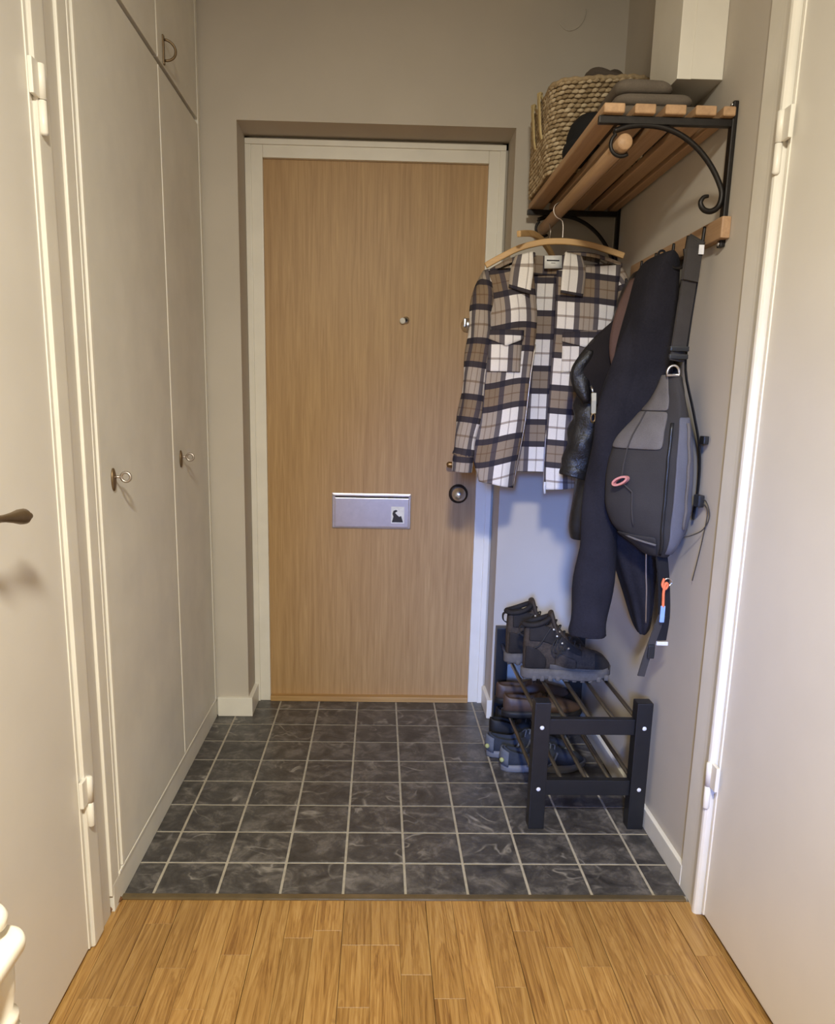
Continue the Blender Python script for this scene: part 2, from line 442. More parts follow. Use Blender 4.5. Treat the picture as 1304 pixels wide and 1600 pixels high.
# ---- ceiling, walls
tag(obj('ceiling', B(-1.0, 1.1, -2.4, 3.3, ZC, ZC+0.08), 'ceiling'), 'pale painted hall ceiling above the frame', 'ceiling', kind=S)
bm = bmesh.new()
NX0, NX1, NZ = -0.490, 0.440, 2.093     # niche opening
box(bm, -0.9, NX0, YB, 3.35, 0, ZC); box(bm, NX1, 1.0, YB, 3.35, 0, ZC); box(bm, NX0, NX1, YB, 3.35, NZ, ZC)
wb = tag(obj('wall_back', bm, 'wall'), 'greige back wall with recess around the entrance door', 'wall', kind=S)
bm = bmesh.new(); box(bm, XR, 0.98, 1.815, YB, 0, ZC); box(bm, XR+0.012, 0.98, 0.86, 1.815, 2.06, ZC); box(bm, XR, 0.98, -2.4, 0.86, 0, ZC)
tag(obj('wall_right', bm, 'wall'), 'greige right hand wall carrying the coat rack', 'wall', kind=S)
bm = bmesh.new(); box(bm, -0.9, -0.622, -2.4, 0.92, 0, ZC); box(bm, -0.9, -0.622, 0.92, 1.70, 2.06, ZC)
tag(obj('wall_left', bm, 'wall'), 'greige left hand wall beyond the cream door', 'wall', kind=S)
bm = bmesh.new(); box(bm, -0.9, -0.62, -2.3, -2.2, 0, ZC); box(bm, 0.35, 1.0, -2.3, -2.2, 0, ZC); box(bm, -0.62, 0.35, -2.3, -2.2, 0, 0.95); box(bm, -0.62, 0.35, -2.3, -2.2, 2.15, ZC)
tag(obj('wall_front', bm, 'wall'), 'wall with a window opening behind the viewer', 'wall', kind=S)

# baseboards
bm = bmesh.new(); box(bm, XR-0.013, XR, 1.812, YB, 0, 0.058, 0.003)
tag(obj('baseboard_right', bm, 'trim'), 'low white baseboard along the right wall', 'baseboard', kind=S)
bm = bmesh.new(); box(bm, -0.606, NX0+0.016, YB-0.016, YB+0.002, 0, 0.075, 0.003); box(bm, NX0-0.002, NX0+0.0155, YB+0.002, 3.086, 0, 0.0745, 0.003)
tag(obj('baseboard_back', bm, 'trim'), 'white baseboard turning the corner left of the entrance door', 'baseboard', kind=S)
bm = bmesh.new(); box(bm, NX1-0.014, XR-0.013, YB-0.014, YB+0.002, 0, 0.075, 0.003); box(bm, NX1-0.0135, NX1+0.002, YB+0.002, 3.086, 0, 0.0745, 0.003)
tag(obj('baseboard_recess', bm, 'trim'), 'white baseboard behind the shoe rack, right of the entrance door', 'baseboard', kind=S)

# ---- entrance door
D = thing('door_1', (-0.028, 3.10, 0), 'oak veneer entrance door in a white frame with mail slot', 'door', kind=S)
LX0, LX1, LZ = -0.428, 0.372, 2.024
obj('leaf', B(LX0-0.012, LX1+0.012, 3.108, 3.15, 0.02, LZ+0.012, 0.002), 'door_oak', D)
fo0, fo1, foz = -0.486, 0.428, 2.081
def jamb(x0, x1, z0, z1, nm):
    bm = bmesh.new(); box(bm, x0, x1, 3.088, 3.16, z0, z1, 0.003); return obj(nm, bm, 'trim', D)
jamb(fo0, LX0, 0, foz, 'frame_jamb'); jamb(LX1, fo1, 0, foz, 'frame_jamb'); jamb(LX0, LX1, LZ, foz, 'frame_head')
bm = bmesh.new(); box(bm, fo0-0.003, fo0+0.018, 3.080, 3.09, 0, foz-0.0165, 0.002); box(bm, fo1-0.018, fo1+0.003, 3.080, 3.09, 0, foz-0.0165, 0.002); box(bm, fo0-0.003, fo1+0.003, 3.080, 3.09, foz-0.016, foz+0.003, 0.002)
obj('frame_molding', bm, 'trim', D)
obj('frame_packing', B(NX0-0.01, fo0+0.01, 3.099, 3.16, 0, NZ+0.01), 'wall', D); obj('frame_packing', B(fo1-0.01, NX1+0.01, 3.099, 3.16, 0, NZ+0.01), 'wall', D); obj('frame_packing', B(NX0, NX1, 3.099, 3.16, foz-0.01, NZ+0.01), 'wall', D)
obj('sill', B(LX0, LX1, 3.078, 3.16, 0, 0.022, 0.004), 'sill_oak', D)
# mail slot
ms = obj('mail_slot', B(-0.182, 0.124, 3.100, 3.109, 0.708, 0.845, 0.004), 'steel', D)
obj('flap', B(-0.172, 0.116, 3.094, 3.101, 0.714, 0.828, 0.003), 'steel', ms)
obj('flap_gap', B(-0.170, 0.114, 3.0975, 3.1005, 0.828, 0.8325), 'slot_dark', ms)
obj('slot_lip', B(-0.178, 0.120, 3.092, 3.101, 0.834, 0.842, 0.002), 'steel', ms)
st = obj('sticker', B(0.047, 0.098, 3.0930, 3.0942, 0.731, 0.796), 'paper', ms)
yk = 3.0931
obj('print', poly_prism([(0.050, yk, 0.735), (0.094, yk, 0.735), (0.086, yk, 0.760), (0.078, yk, 0.757), (0.070, yk, 0.764), (0.062, yk, 0.772), (0.072, yk, 0.779), (0.066, yk, 0.784), (0.056, yk, 0.780), (0.052, yk, 0.768), (0.056, yk, 0.757)], (0, -1, 0), 0.0006), 'ink', ms)
# peephole, upper latch, lever, cylinder knob
pp = obj('peephole', L((0.089, 3.108, 1.488), (0, -1, 0), [(0, 0.013), (0.004, 0.013), (0.006, 0.010), (0.010, 0.009)], 20), 'chrome', D, True)
obj('peephole_lens', L((0.089, 3.0985, 1.488), (0, -1, 0), [(0, 0.006), (0.001, 0.006)], 12), 'slot_dark', pp)
obj('peephole_cover', L((0.076, 3.102, 1.485), (0.35, -1, 0), [(0, 0.011), (0.006, 0.011), (0.009, 0.008)], 16), 'paper', pp)
lk = obj('upper_lock', L((0.318, 3.108, 1.475), (0, -1, 0), [(0, 0.025), (0.006, 0.025), (0.010, 0.020), (0.03, 0.016), (0.034, 0.010)], 20), 'chrome', D, True)
obj('thumb_turn', B(0.298, 0.312, 3.06, 3.085, 1.463, 1.497, 0.005), 'chrome', lk, True)
lv = obj('lever_handle', L((0.325, 3.06, 0.963), (-1, 0, 0.02), [(0, 0.006), (0.02, 0.007), (0.05, 0.010), (0.064, 0.011), (0.070, 0.008), (0.072, 0.002)], 14), 'brass', D, True)
obj('lever_neck', L((0.322, 3.108, 0.963), (0, -1, 0), [(0, 0.022), (0.006, 0.022), (0.010, 0.010), (0.056, 0.009)], 14), 'brass', lv, True)
kb = obj('lock_rosette', L((0.306, 3.108, 0.849), (0, -1, 0), [(0, 0.037), (0.006, 0.037), (0.012, 0.032), (0.014, 0.026)], 24), 'darkmetal', D, True)
obj('lock_knob', L((0.306, 3.096, 0.849), (0, -1, 0), [(0, 0.026), (0.010, 0.027), (0.024, 0.026), (0.034, 0.020), (0.040, 0.010), (0.0415, 0.002)], 24), 'chrome', kb, True)

# ---- left cream door
DL = thing('door_2', (-0.63, 1.3, 0), 'cream painted hall door with bronze lever at the left edge', 'door', kind=S)
obj('leaf', B(-0.66, -0.620, 0.955, 1.566, 0.008, 2.03, 0.004), 'door_cream', DL)
bm = bmesh.new(); box(bm, -0.66, -0.6205, 0.955, 1.566, 0.008, 0.02, 0.002); obj('leaf_edge', B(-0.6215, -0.6175, 1.556, 1.567, 0.008, 2.03, 0.0015), 'trim', DL)
bm.free()
obj('frame_jamb', B(-0.69, -0.611, 1.570, 1.632, 0, 2.06, 0.010, 3), 'trim', DL)
obj('frame_jamb', B(-0.69, -0.611, 0.88, 0.951, 0, 2.06, 0.010, 3), 'trim', DL)
obj('frame_head', B(-0.69, -0.612, 0.951, 1.570, 2.034, 2.10, 0.004), 'trim', DL)
obj('casing', B(-0.69, -0.616, 1.632, 1.690, 0, 2.10, 0.002), 'casing', DL)
obj('casing_edge', B(-0.69, -0.610, 1.692, 1.742, 0.045, 2.49, 0.003), 'trim', DL)
def hinge(D, x, y, z, s):
    h = obj('hinge', L((x, y, z), (0, 0, 1), [(0, 0.0085), (0.056, 0.0085), (0.058, 0.006)], 14), 'trim', D, True)
    obj('hinge_knuckle', L((x, y, z-0.058), (0, 0, 1), [(0, 0.005), (0.004, 0.0075), (0.056, 0.0075), (0.0575, 0.004)], 14), 'trim', h, True)
    obj('hinge_plate', B(min(x, x-s*0.008), max(x, x-s*0.008), y-0.035, y-0.004, z, z+0.058, 0.002), 'trim', h)
for z in (1.70, 0.345): hinge(DL, -0.607, 1.585, z, 1)
lv = obj('lever_handle', L((-0.560, 1.150, 1.012), (0, 1, -0.09), [(0, 0.010), (0.012, 0.011), (0.02, 0.007), (0.045, 0.0055), (0.060, 0.006), (0.085, 0.0085), (0.108, 0.0120), (0.122, 0.0125), (0.130, 0.0095), (0.134, 0.005), (0.138, 0.006), (0.144, 0.0055), (0.147, 0.002)], 16), 'bronze', DL, True)
obj('lever_neck', L((-0.62, 1.150, 1.012), (1, 0, 0), [(0, 0.012), (0.02, 0.009), (0.062, 0.010)], 12), 'bronze', lv, True)
obj('handle_plate', B(-0.621, -0.617, 1.130, 1.170, 0.88, 1.08, 0.002), 'bronze', lv)

# ---- right cream door
DR = thing('door_3', (0.80, 1.3, 0), 'cream painted hall door with white hinges on the right', 'door', kind=S)
obj('leaf', B(0.789, 0.83, 0.93, 1.692, 0.008, 2.03, 0.004), 'door_cream', DR)
obj('leaf_edge', B(0.786, 0.790, 1.683, 1.693, 0.008, 2.03, 0.0015), 'trim', DR)
bm = bmesh.new()
pr = [(0.80, 1.698), (0.776, 1.698), (0.7715, 1.702), (0.770, 1.708), (0.7712, 1.716), (0.7745, 1.726), (0.7770, 1.740), (0.7775, 1.752), (0.7780, 1.754), (0.7785, 1.814), (0.80, 1.814)]
obj('casing', loft([[Vector((x, y, z)) for x, y in pr] for z in (0.0, 2.10)]), 'trim', DR)
bm.free()
obj('frame_jamb', B(0.780, 0.86, 0.865, 0.926, 0, 2.06, 0.006), 'trim', DR)
obj('frame_head', B(0.780, 0.86, 0.926, 1.698, 2.034, 2.10, 0.004), 'trim', DR)
for z in (1.70, 0.335): hinge(DR, 0.772, 1.700, z, -1)

# ================================================================== WARDROBE
W = thing('wardrobe', (-0.61, 2.34, 0), 'tall grey built-in wardrobe with keyed doors and cupboard doors above', 'wardrobe')
bm = bmesh.new(); box(bm, -0.90, -0.628, 1.746, 2.914, 0.06, 2.495); obj('carcass', bm, 'slot_dark', W)
obj('plinth', B(-0.66, -0.6095, 1.700, 2.914, 0, 0.070, 0.002), 'closet', W)
obj('plinth_edge', B(-0.63, -0.6075, 1.744, 2.914, 0.070, 0.078, 0.002), 'closet_edge', W)
obj('stile', B(-0.66, -0.6075, 2.888, 2.914, 0.078, 2.495, 0.002), 'closet_edge', W)
obj('stile', B(-0.66, -0.6095, 1.744, 1.757, 0.078, 2.495, 0.002), 'closet_edge', W)
def cdoor(y0, y1, z0, z1):
    d = obj('door', B(-0.628, -0.6085, y0, y1, z0, z1, 0.002), 'closet', W)
    obj('edge_highlight', B(-0.628, -0.6075, y0-0.0003, y0+0.013, z0+0.001, z1-0.001, 0.0015), 'closet_edge', d)  # lighter strip puts the door edge's highlight into the colour
    return d
d1 = cdoor(1.768, 2.4005, 0.080, 2.062); d2 = cdoor(2.4045, 2.885, 0.080, 2.062)
d3 = cdoor(1.768, 2.4005, 2.078, 2.49); d4 = cdoor(2.4045, 2.885, 2.078, 2.49)
def keyed(d, y, z):
    bm = bmesh.new(); c = Vector((-0.6085, y, z-0.006))
    rings = []
    for h, s in ((0, 1.0), (0.003, 1.0), (0.005, 0.75)):
        rings.append([bm.verts.new(c + Vector((h, math.cos(t)*0.0135*s, math.sin(t)*0.026*s))) for t in [2*math.pi*k/20 for k in range(20)]])
    skin(bm, rings)
    e = obj('escutcheon', bm, 'bronze', d, True)
    bm = bmesh.new(); tube(bm, [(-0.606, y, z), (-0.590, y+0.002, z)], 0.0028, 8)
    tube(bm, [(-0.5795+0.0105*math.cos(t), y+0.002, z+0.0105*math.sin(t)) for t in [2*math.pi*k/18 for k in range(18)]], 0.0034, 6, True)
    obj('key', bm, 'steel', d, True)
keyed(d1, 1.855, 1.010); keyed(d2, 2.490, 1.014)
pl = obj('pull_plate', B(-0.6085, -0.6045, 2.460, 2.474, 2.082, 2.155, 0.002), 'bronze', d4)
obj('pull_ring', T([(-0.604+0.028*math.sin(t), 2.467+0.010*math.sin(t), 2.118+0.026*math.cos(t)) for t in [math.pi*k/14 for k in range(15)]], 0.0035, 8), 'bronze', d4, True)

# ================================================================== DUCT BOX
Dk = thing('duct_box', (0.735, 2.18, 1.942), 'white boxed duct coming down in the corner above the coat rack', 'duct')
obj('casing', B(0.682, XR, 2.070, 2.285, 1.942, ZC-0.001, 0.002), 'duct', Dk)
obj('cover_strip', B(0.715, 0.7885, 2.0685, 2.0705, 1.9425, ZC-0.002), 'duct', Dk)
# thin wire mark high on the back wall
tag(obj('wall_wire', T(smooth_path([(0.565, 2.927, 2.406), (0.582, 2.926, 2.390), (0.603, 2.926, 2.386), (0.629, 2.926, 2.399), (0.645, 2.926, 2.425), (0.648, 2.927, 2.45)]), 0.0012, 6), 'casing', None, True), 'thin curved wire stuck high on the back wall', 'wire')

# ================================================================== COAT RACK
CR = thing('coat_rack', (XR, 2.42, 1.56), 'wooden slatted hat shelf with scrolled black iron brackets and hook rail', 'coat rack')
Y0, Y1 = 1.945, 2.880
for xa in (0.485, 0.554, 0.622, 0.690, 0.752):
    wd = 0.047 if xa < 0.75 else 0.028
    obj('slat', B(xa, xa+wd, Y0, Y1, 1.826, 1.846, 0.005, 3), 'pine', CR)
obj('rod', L((0.537, Y0, 1.768), (0, 1, 0), [(0, 0.015), (0.003, 0.0175), (Y1-Y0-0.003, 0.0175), (Y1-Y0, 0.015)], 20), 'pine', CR, True)
obj('hook_rail', B(0.768, 0.7895, 1.935, 2.62, 1.570, 1.617, 0.004), 'pine', CR)
def bracket(y):
    b = obj('bracket', B(0.479, 0.7895, y-0.008, y+0.008, 1.809, 1.825, 0.002), 'iron', CR)
    obj('wall_bar', B(0.778, 0.7895, y-0.011, y+0.011, 1.555, 1.862, 0.003), 'iron', b)
    arc = smooth_path([(0.516, y, 1.795), (0.550, y, 1.806), (0.590, y, 1.809), (0.632, y, 1.804), (0.672, y, 1.789), (0.708, y, 1.765), (0.738, y, 1.735), (0.761, y, 1.702), (0.774, y, 1.672), (0.770, y, 1.645), (0.754, y, 1.633), (0.736, y, 1.636), (0.727, y, 1.650), (0.733, y, 1.662), (0.744, y, 1.665)], 5)
    n = len(arc)
    obj('scroll', T(arc, [0.0065 if i < n-14 else 0.0065-0.003*(i-n+14)/14 for i in range(n)], 8), 'iron', b, True)
    lp = [(0.516+0.0*t, y, 1.795) for t in (0,)] + [(0.535-0.0245*math.cos(t), y, 1.768-0.0245*math.sin(t)) for t in [-0.9+ (math.pi*1.0)*k/16 for k in range(17)]]
    obj('rod_loop', T(lp, 0.0045, 8), 'iron', b, True)
    obj('screw', L((0.778, y, 1.8555), (-1, 0, 0), [(0, 0.006), (0.002, 0.005), (0.003, 0.002)], 10), 'chrome', b, True)
    obj('screw', L((0.778, y, 1.5625), (-1, 0, 0), [(0, 0.006), (0.002, 0.005), (0.003, 0.002)], 10), 'chrome', b, True)
bracket(1.968); bracket(2.862)
for y in (2.030, 2.135, 2.235, 2.375, 2.50):
    obj('hook', T(smooth_path([(0.766, y, 1.612), (0.764, y, 1.585), (0.764, y, 1.555), (0.756, y, 1.538), (0.738, y, 1.535), (0.726, y, 1.545), (0.722, y, 1.562)], 5), 0.0042, 8), 'iron', CR, True)

# ================================================================== BASKET AND HATS
def basket():
    t = thing('storage_basket', (0.615, 2.685, 1.847), 'woven seagrass basket on the far end of the hat shelf', 'basket')
    x0, x1, y0, y1, z0, H = 0.474, 0.758, 2.500, 2.872, 1.8475, 0.245
    rad = 0.055
    per = []
    def corner(cx, cy, a0): 
        return [(cx+rad*math.cos(a0+math.pi/2*k/8), cy+rad*math.sin(a0+math.pi/2*k/8)) for k in range(9)]
    pts = corner(x1-rad, y1-rad, 0) + corner(x0+rad, y1-rad, math.pi/2) + corner(x0+rad, y0+rad, math.pi) + corner(x1-rad, y0+rad, 1.5*math.pi)
    pts.append(pts[0])
    step = 0.0042; out = []; acc = 0.0
    for (ax, ay), (bx, by) in zip(pts, pts[1:]):
        ln = math.hypot(bx-ax, by-ay)
        if ln < 1e-9: continue
        nx, ny = (by-ay)/ln, -(bx-ax)/ln
        while acc < ln:
            k = acc/ln; out.append((ax+(bx-ax)*k, ay+(by-ay)*k, nx, ny)); acc += step
        acc -= ln
    n = len(out); cell = 5; n -= n % (2*cell); out = out[:n]
    def place(f, z):
        """point and outward normal on the basket wall; f counts perimeter samples"""
        x, y, nx, ny = out[int(f) % n]; v = (z-z0)/H; taper = 0.97+0.03*v
        sag = (0.10*(x-0.60)+0.004*math.sin((f % n)/n*4*math.pi+1))*v*v + 0.006*noise.noise(Vector((x*14, y*14, 3)))*v*v
        bulge = 0.004*noise.noise(Vector((x*9, y*9, z*9)))
        return Vector((0.616+(x-0.616)*taper + nx*bulge, 2.686+(y-2.686)*taper + ny*bulge, z+sag)), Vector((nx, ny, 0))
    bm = bmesh.new(); grid = []
    for r in range(13):
        row = []
        for i in range(0, n, 2):
            p, nr = place(i, z0+H*r/12); row.append(bm.verts.new(p-nr*0.004))
        grid.append(row)
    skin(bm, grid, False, False); bm.faces.new(grid[0])
    b = obj('basket_wall', bm, 'basket', t, True); solid(b, 0.004, -1)
    # woven stitches: lens shaped strands in staggered courses
    bm = bmesh.new(); sl_ = bm.verts.layers.float_color.new('strand'); rs = random.Random(5)
    courses = 20; pitch = H/courses; per = 4.6
    for r in range(courses):
        zc = z0 + pitch*(r+0.5); k = 0
        while k*per < n:
            f = (k + 0.5*(r % 2) + rs.uniform(-0.06, 0.06))*per
            p, nr = place(f, zc); tg = Vector((-nr.y, nr.x, 0)); tilt = R(rs.uniform(4, 16))
            ax = tg*math.cos(tilt) + Vector((0, 0, 1))*math.sin(tilt); az = nr.cross(ax)
            tone = rs.uniform(0.28, 0.74); hl = 0.0118*rs.uniform(0.9, 1.12); hh = pitch*0.50*rs.uniform(0.9, 1.1); rings = []
            for q in range(5):
                u = -1+2*q/4; w_ = (0.30, 0.82, 1.0, 0.82, 0.30)[q]; ring = []
                for m_ in range(6):
                    a_ = 2*math.pi*m_/6
                    vv = bm.verts.new(p + ax*hl*u + az*hh*w_*math.cos(a_) + nr*(0.0055*w_*math.sin(a_) - 0.0035*u*u)); vv[sl_] = (tone, tone, tone, 1); ring.append(vv)
                rings.append(ring)
            skin(bm, rings); k += 1
    wv = obj('weave', bm, 'basket', t, True); wv['kind'] = 'stuff'
    rim = []
    for i in range(0, n, 2):
        x, y, nx, ny = out[i]
        sag = 0.10*(x-0.60)+0.004*math.sin(i/n*2*math.pi*2.0+1) + 0.006*noise.noise(Vector((x*14, y*14, 3)))
        pr_, nr_ = place(i, z0+H); rim.append(pr_ + Vector((0, 0, 0.0015*math.sin(i*0.8))))
    obj('rim', T(rim, 0.0065, 6, True), 'basket_rim', t, True)
    for y in (2.615, 2.715):
        obj('handle_strap', T(smooth_path([(0.470, y, 1.965), (0.464, y, 1.99), (0.461, y+0.012, 2.04), (0.461, y+0.03, 2.08), (0.466, y+0.045, 2.104), (0.476, y+0.05, 2.09)], 4), 0.01, flat=(0.020, 0.005, (0, 1, 0.3))), 'strap_tan', t)
    return t
basket()

def blob(name, c, r, mat, label, cat, seed=0, amp=0.25, fr=9.0, parent=None, n=20, m=14, sq=0.75):
    """soft folded textile lump: squashed superellipsoid with fold noise"""
    bm = bmesh.new(); rings = []
    for j in range(1, m):
        ph = math.pi*j/m; ring = []
        for i in range(n):
            th = 2*math.pi*i/n
            sx = math.copysign(abs(math.cos(th))**sq, math.cos(th))*math.sin(ph)**sq
            sy = math.copysign(abs(math.sin(th))**sq, math.sin(th))*math.sin(ph)**sq
            szz = math.copysign(abs(math.cos(ph))**sq, math.cos(ph))
            p = Vector((c[0]+r[0]*sx, c[1]+r[1]*sy, c[2]+r[2]*szz))
            k = 1 + amp*noise.noise(p*fr + Vector((seed, seed*2, 0)))
            q = Vector(c) + (p-Vector(c))*k
            q.z = max(q.z, c[2]-r[2]*0.98)
            ring.append(bm.verts.new(q))
        rings.append(ring)
    skin(bm, rings)
    o = obj(name, bm, mat, parent, True); subd(o, 1)
    if label: tag(o, label, cat)
    return o
blob('folded_blanket', (0.655, 2.665, 2.080), (0.082, 0.120, 0.088), 'cloth_brown', 'dark brown cloth poking out above the rim of the seagrass basket', 'cloth', 3, 0.50, 14)
def cap():
    t = thing('wool_scarf', (0.65, 2.15, 1.847), 'taupe wool scarf folded in layers on the near end of the hat shelf', 'scarf')
    for li, (z0, z1, x0, x1, y0, y1) in enumerate(((0.0005, 0.030, 0.535, 0.765, 2.035, 2.27), (0.030, 0.060, 0.538, 0.725, 2.05, 2.268), (0.060, 0.094, 0.540, 0.680, 2.06, 2.26))):
        n = 32; rings = []
        for k in range(9):
            v = k/8; ins = 0.013*(1-math.sin(math.pi*v)**0.6); ring = []
            for x, y in rr((x0+ins), (x1-ins), y0+ins, y1-ins, 0.03, 7):
                nz = noise.noise(Vector((x*16, y*16, li*3.1)))
                ring.append(Vector((x+0.004*nz, y+0.004*nz, 1.8475+z0+(z1-z0)*v + (0.009*nz*v if li == 2 else 0.004*nz*v*(1 if li else v)) - (0.10*max(0, x-0.63)*v if li == 2 else 0))))
            rings.append(ring)
        subd(obj('fold', loft(rings), 'cloth_grey', t, True), 1)
def rr(x0, x1, y0, y1, r, n=8):
    out = []
    for cx, cy, a0 in ((x1-r, y1-r, 0), (x0+r, y1-r, math.pi/2), (x0+r, y0+r, math.pi), (x1-r, y0+r, 1.5*math.pi)):
        out += [(cx+r*math.cos(a0+math.pi/2*k/n), cy+r*math.sin(a0+math.pi/2*k/n)) for k in range(n+1)]
    return out
cap()
def beanie():
    t = thing('beanie', (0.545, 2.37, 1.847), 'black wool beanie on the hat shelf in front of the basket', 'hat')
    c = Vector((0.562, 2.375, 1.8475))
    def rings(prof, ax, ay, rib):
        out = []
        for z, s in prof:
            out.append([Vector((c.x+ax*s*math.cos(a)*(1+rib*math.cos(24*a)), c.y+ay*s*math.sin(a)*(1+rib*math.cos(24*a)), c.z+z)) for a in [2*math.pi*k/48 for k in range(48)]])
        return out
    obj('crown', loft(rings([(0.002, 0.9), (0.03, 0.95), (0.06, 0.93), (0.085, 0.80), (0.104, 0.55), (0.112, 0.25), (0.113, 0.05)], 0.070, 0.085, 0.008)), 'cap_black', t, True)
    obj('cuff', loft(rings([(0.0, 0.98), (0.006, 1.04), (0.024, 1.06), (0.036, 1.02), (0.038, 0.95)], 0.070, 0.085, 0.012)), 'cap_black', t, True)
beanie()

# ================================================================== HANGERS
HY = 2.60
def make_hanger(c, rz, label):
    t = thing('clothes_hanger', c, label, 'hanger', 'wooden clothes hangers on the rod')
    pts = [(-0.222, -0.164), (-0.178, -0.139), (-0.121, -0.111), (-0.063, -0.095), (-0.02, -0.0895), (0.035, -0.0895), (0.095, -0.097), (0.155, -0.112), (0.202, -0.126)]
    path = smooth_path([(x, 0, z) for x, z in pts], 4)
    bm = bmesh.new(); tube(bm, path, 0.01, flat=(0.013, 0.018, (0, 1, 0)))
    a = obj('arm', bm, 'pine_x', t, True, local=True); bv = a.modifiers.new('b', 'BEVEL'); bv.width = 0.003; bv.segments = 2; bv.limit_method = 'ANGLE'
    for p in a.data.polygons: p.use_smooth = False
    bm = bmesh.new(); lathe(bm, (0.01, 0, -0.092), (0, 0, 1), [(0, 0.004), (0.012, 0.004), (0.014, 0.0025)], 10)
    obj('ferrule', bm, 'steel', t, True, local=True)
    hk = smooth_path([(0.010, 0, -0.085), (0.0095, 0, -0.045), (0.004, 0, -0.028), (-0.012, 0, -0.020), (-0.0215, 0, -0.005), (-0.0195, 0, 0.011), (-0.008, 0, 0.0205), (0.006, 0, 0.0212), (0.017, 0, 0.0135), (0.0215, 0, 0.002)], 4)
    bm = bmesh.new(); tube(bm, hk, 0.0018, 8); obj('hook', bm, 'steel', t, True, local=True)
    t.rotation_euler.z = rz
    return t
make_hanger((0.537, HY, 1.768), 0, 'pale wooden hanger carrying the plaid overshirt')
make_hanger((0.537, 2.735, 1.768), R(58), 'bare wooden hanger turned sideways behind the plaid overshirt').rotation_euler = (0, R(18), R(58))

# ================================================================== PLAID OVERSHIRT
SH = thing('plaid_overshirt', (0.50, 2.59, 0.92), 'brown, white and navy plaid flannel overshirt on the front hanger', 'shirt')
def panel(name, Lc, Rc, ys, mat, parent, nr=40, nc=14, uvf=None, th=0.0025, smooth=True):
    """cloth sheet between two side curves given as (x, z); ys(s, t, x, z) gives y"""
    bm = bmesh.new(); uvl = bm.loops.layers.uv.new('UVMap'); g = []
    for i in range(nr+1):
        t = i/nr; a = lerp_curve(Lc, t); b = lerp_curve(Rc, t); row = []
        for j in range(nc+1):
            s = j/nc; x = a[0]+(b[0]-a[0])*s; z = a[1]+(b[1]-a[1])*s
            row.append((bm.verts.new((x, ys(s, t, x, z), z)), uvf(s, t, x, z, a, b) if uvf else (x, z)))
        g.append(row)
    for i in range(nr):
        for j in range(nc):
            q = (g[i][j], g[i][j+1], g[i+1][j+1], g[i+1][j])
            f = bm.faces.new([v for v, _ in q])
            for lp, (_, uv) in zip(f.loops, q): lp[uvl].uv = uv
    bmesh.ops.recalc_face_normals(bm, faces=bm.faces)
    me = bpy.data.meshes.new(name); bm.to_mesh(me); bm.free()
    me.transform(Matrix.Translation(-origin_of(parent)))
    o = link(name, me, mat, parent, smooth)
    if th: solid(o, th)
    return o
def wob(x, z, a=0.006, f=9.0, s=0.0): return a*noise.noise(Vector((x*f+s, z*f*0.45, s)))
LFe = [(0.456, 1.590), (0.474, 1.478), (0.474, 1.39), (0.463, 1.273), (0.453, 1.142), (0.436, 1.006), (0.428, 0.929)]
LFs = [(0.322, 1.586), (0.330, 1.497), (0.318, 1.404), (0.303, 1.251), (0.296, 1.133), (0.294, 1.034), (0.317, 0.949)]
RFe = [(0.528, 1.590), (0.530, 1.480), (0.530, 1.404), (0.526, 1.307), (0.524, 1.144), (0.523, 1.008), (0.527, 0.926)]
RFs = [(0.724, 1.612), (0.718, 1.506), (0.712, 1.427), (0.712, 1.259), (0.710, 1.141), (0.707, 1.021), (0.702, 0.938)]
def yL(s, t, x, z): return 2.575 - 0.032*math.sin(math.pi*min(1, 0.15+s*0.75))*min(1, t*3+0.35) + wob(x, z, 0.016, 9, 2) + 0.006*math.sin(s*9+t*5)*t
def yR(s, t, x, z): return 2.575 - 0.030*math.sin(math.pi*(0.15+s*0.75))*min(1, t*3+0.35) + wob(x, z, 0.014, 9, 7) + 0.006*math.sin(s*8-t*4)*t
uvL = lambda s, t, x, z, a, b: ((x-b[0]) + 0.124*0.53 + 0.02*(1-t)+0.004, z - 0.10*(x-0.4)*t + 0.008*math.sin(x*25) + 0.081)
uvR = lambda s, t, x, z, a, b: ((x-a[0]) - 0.006, z + 0.06*(x-0.53) + 0.090)
uvB = lambda s, t, x, z, a, b: (x + 0.012, z + 0.03)
panel('front_panel', LFs, LFe, yL, 'plaid', SH, 48, 18, uvL)
panel('front_panel', RFe, RFs, yR, 'plaid', SH, 48, 18, uvR)
BKl = [(0.325, 1.60), (0.322, 1.50), (0.310, 1.25), (0.305, 1.05), (0.318, 0.978)]
BKr = [(0.722, 1.625), (0.722, 1.50), (0.718, 1.25), (0.712, 1.05), (0.70, 0.975)]
def topline(s): return 0.045*math.sin(math.pi*s)
def yB(s, t, x, z): return 2.632 + wob(x, z, 0.012, 8, 4) + 0.008*math.sin(s*17)*t
bp = panel('back_panel', [(a, b) for a, b in BKl], [(a, b) for a, b in BKr], yB, 'plaid', SH, 44, 26, uvB)
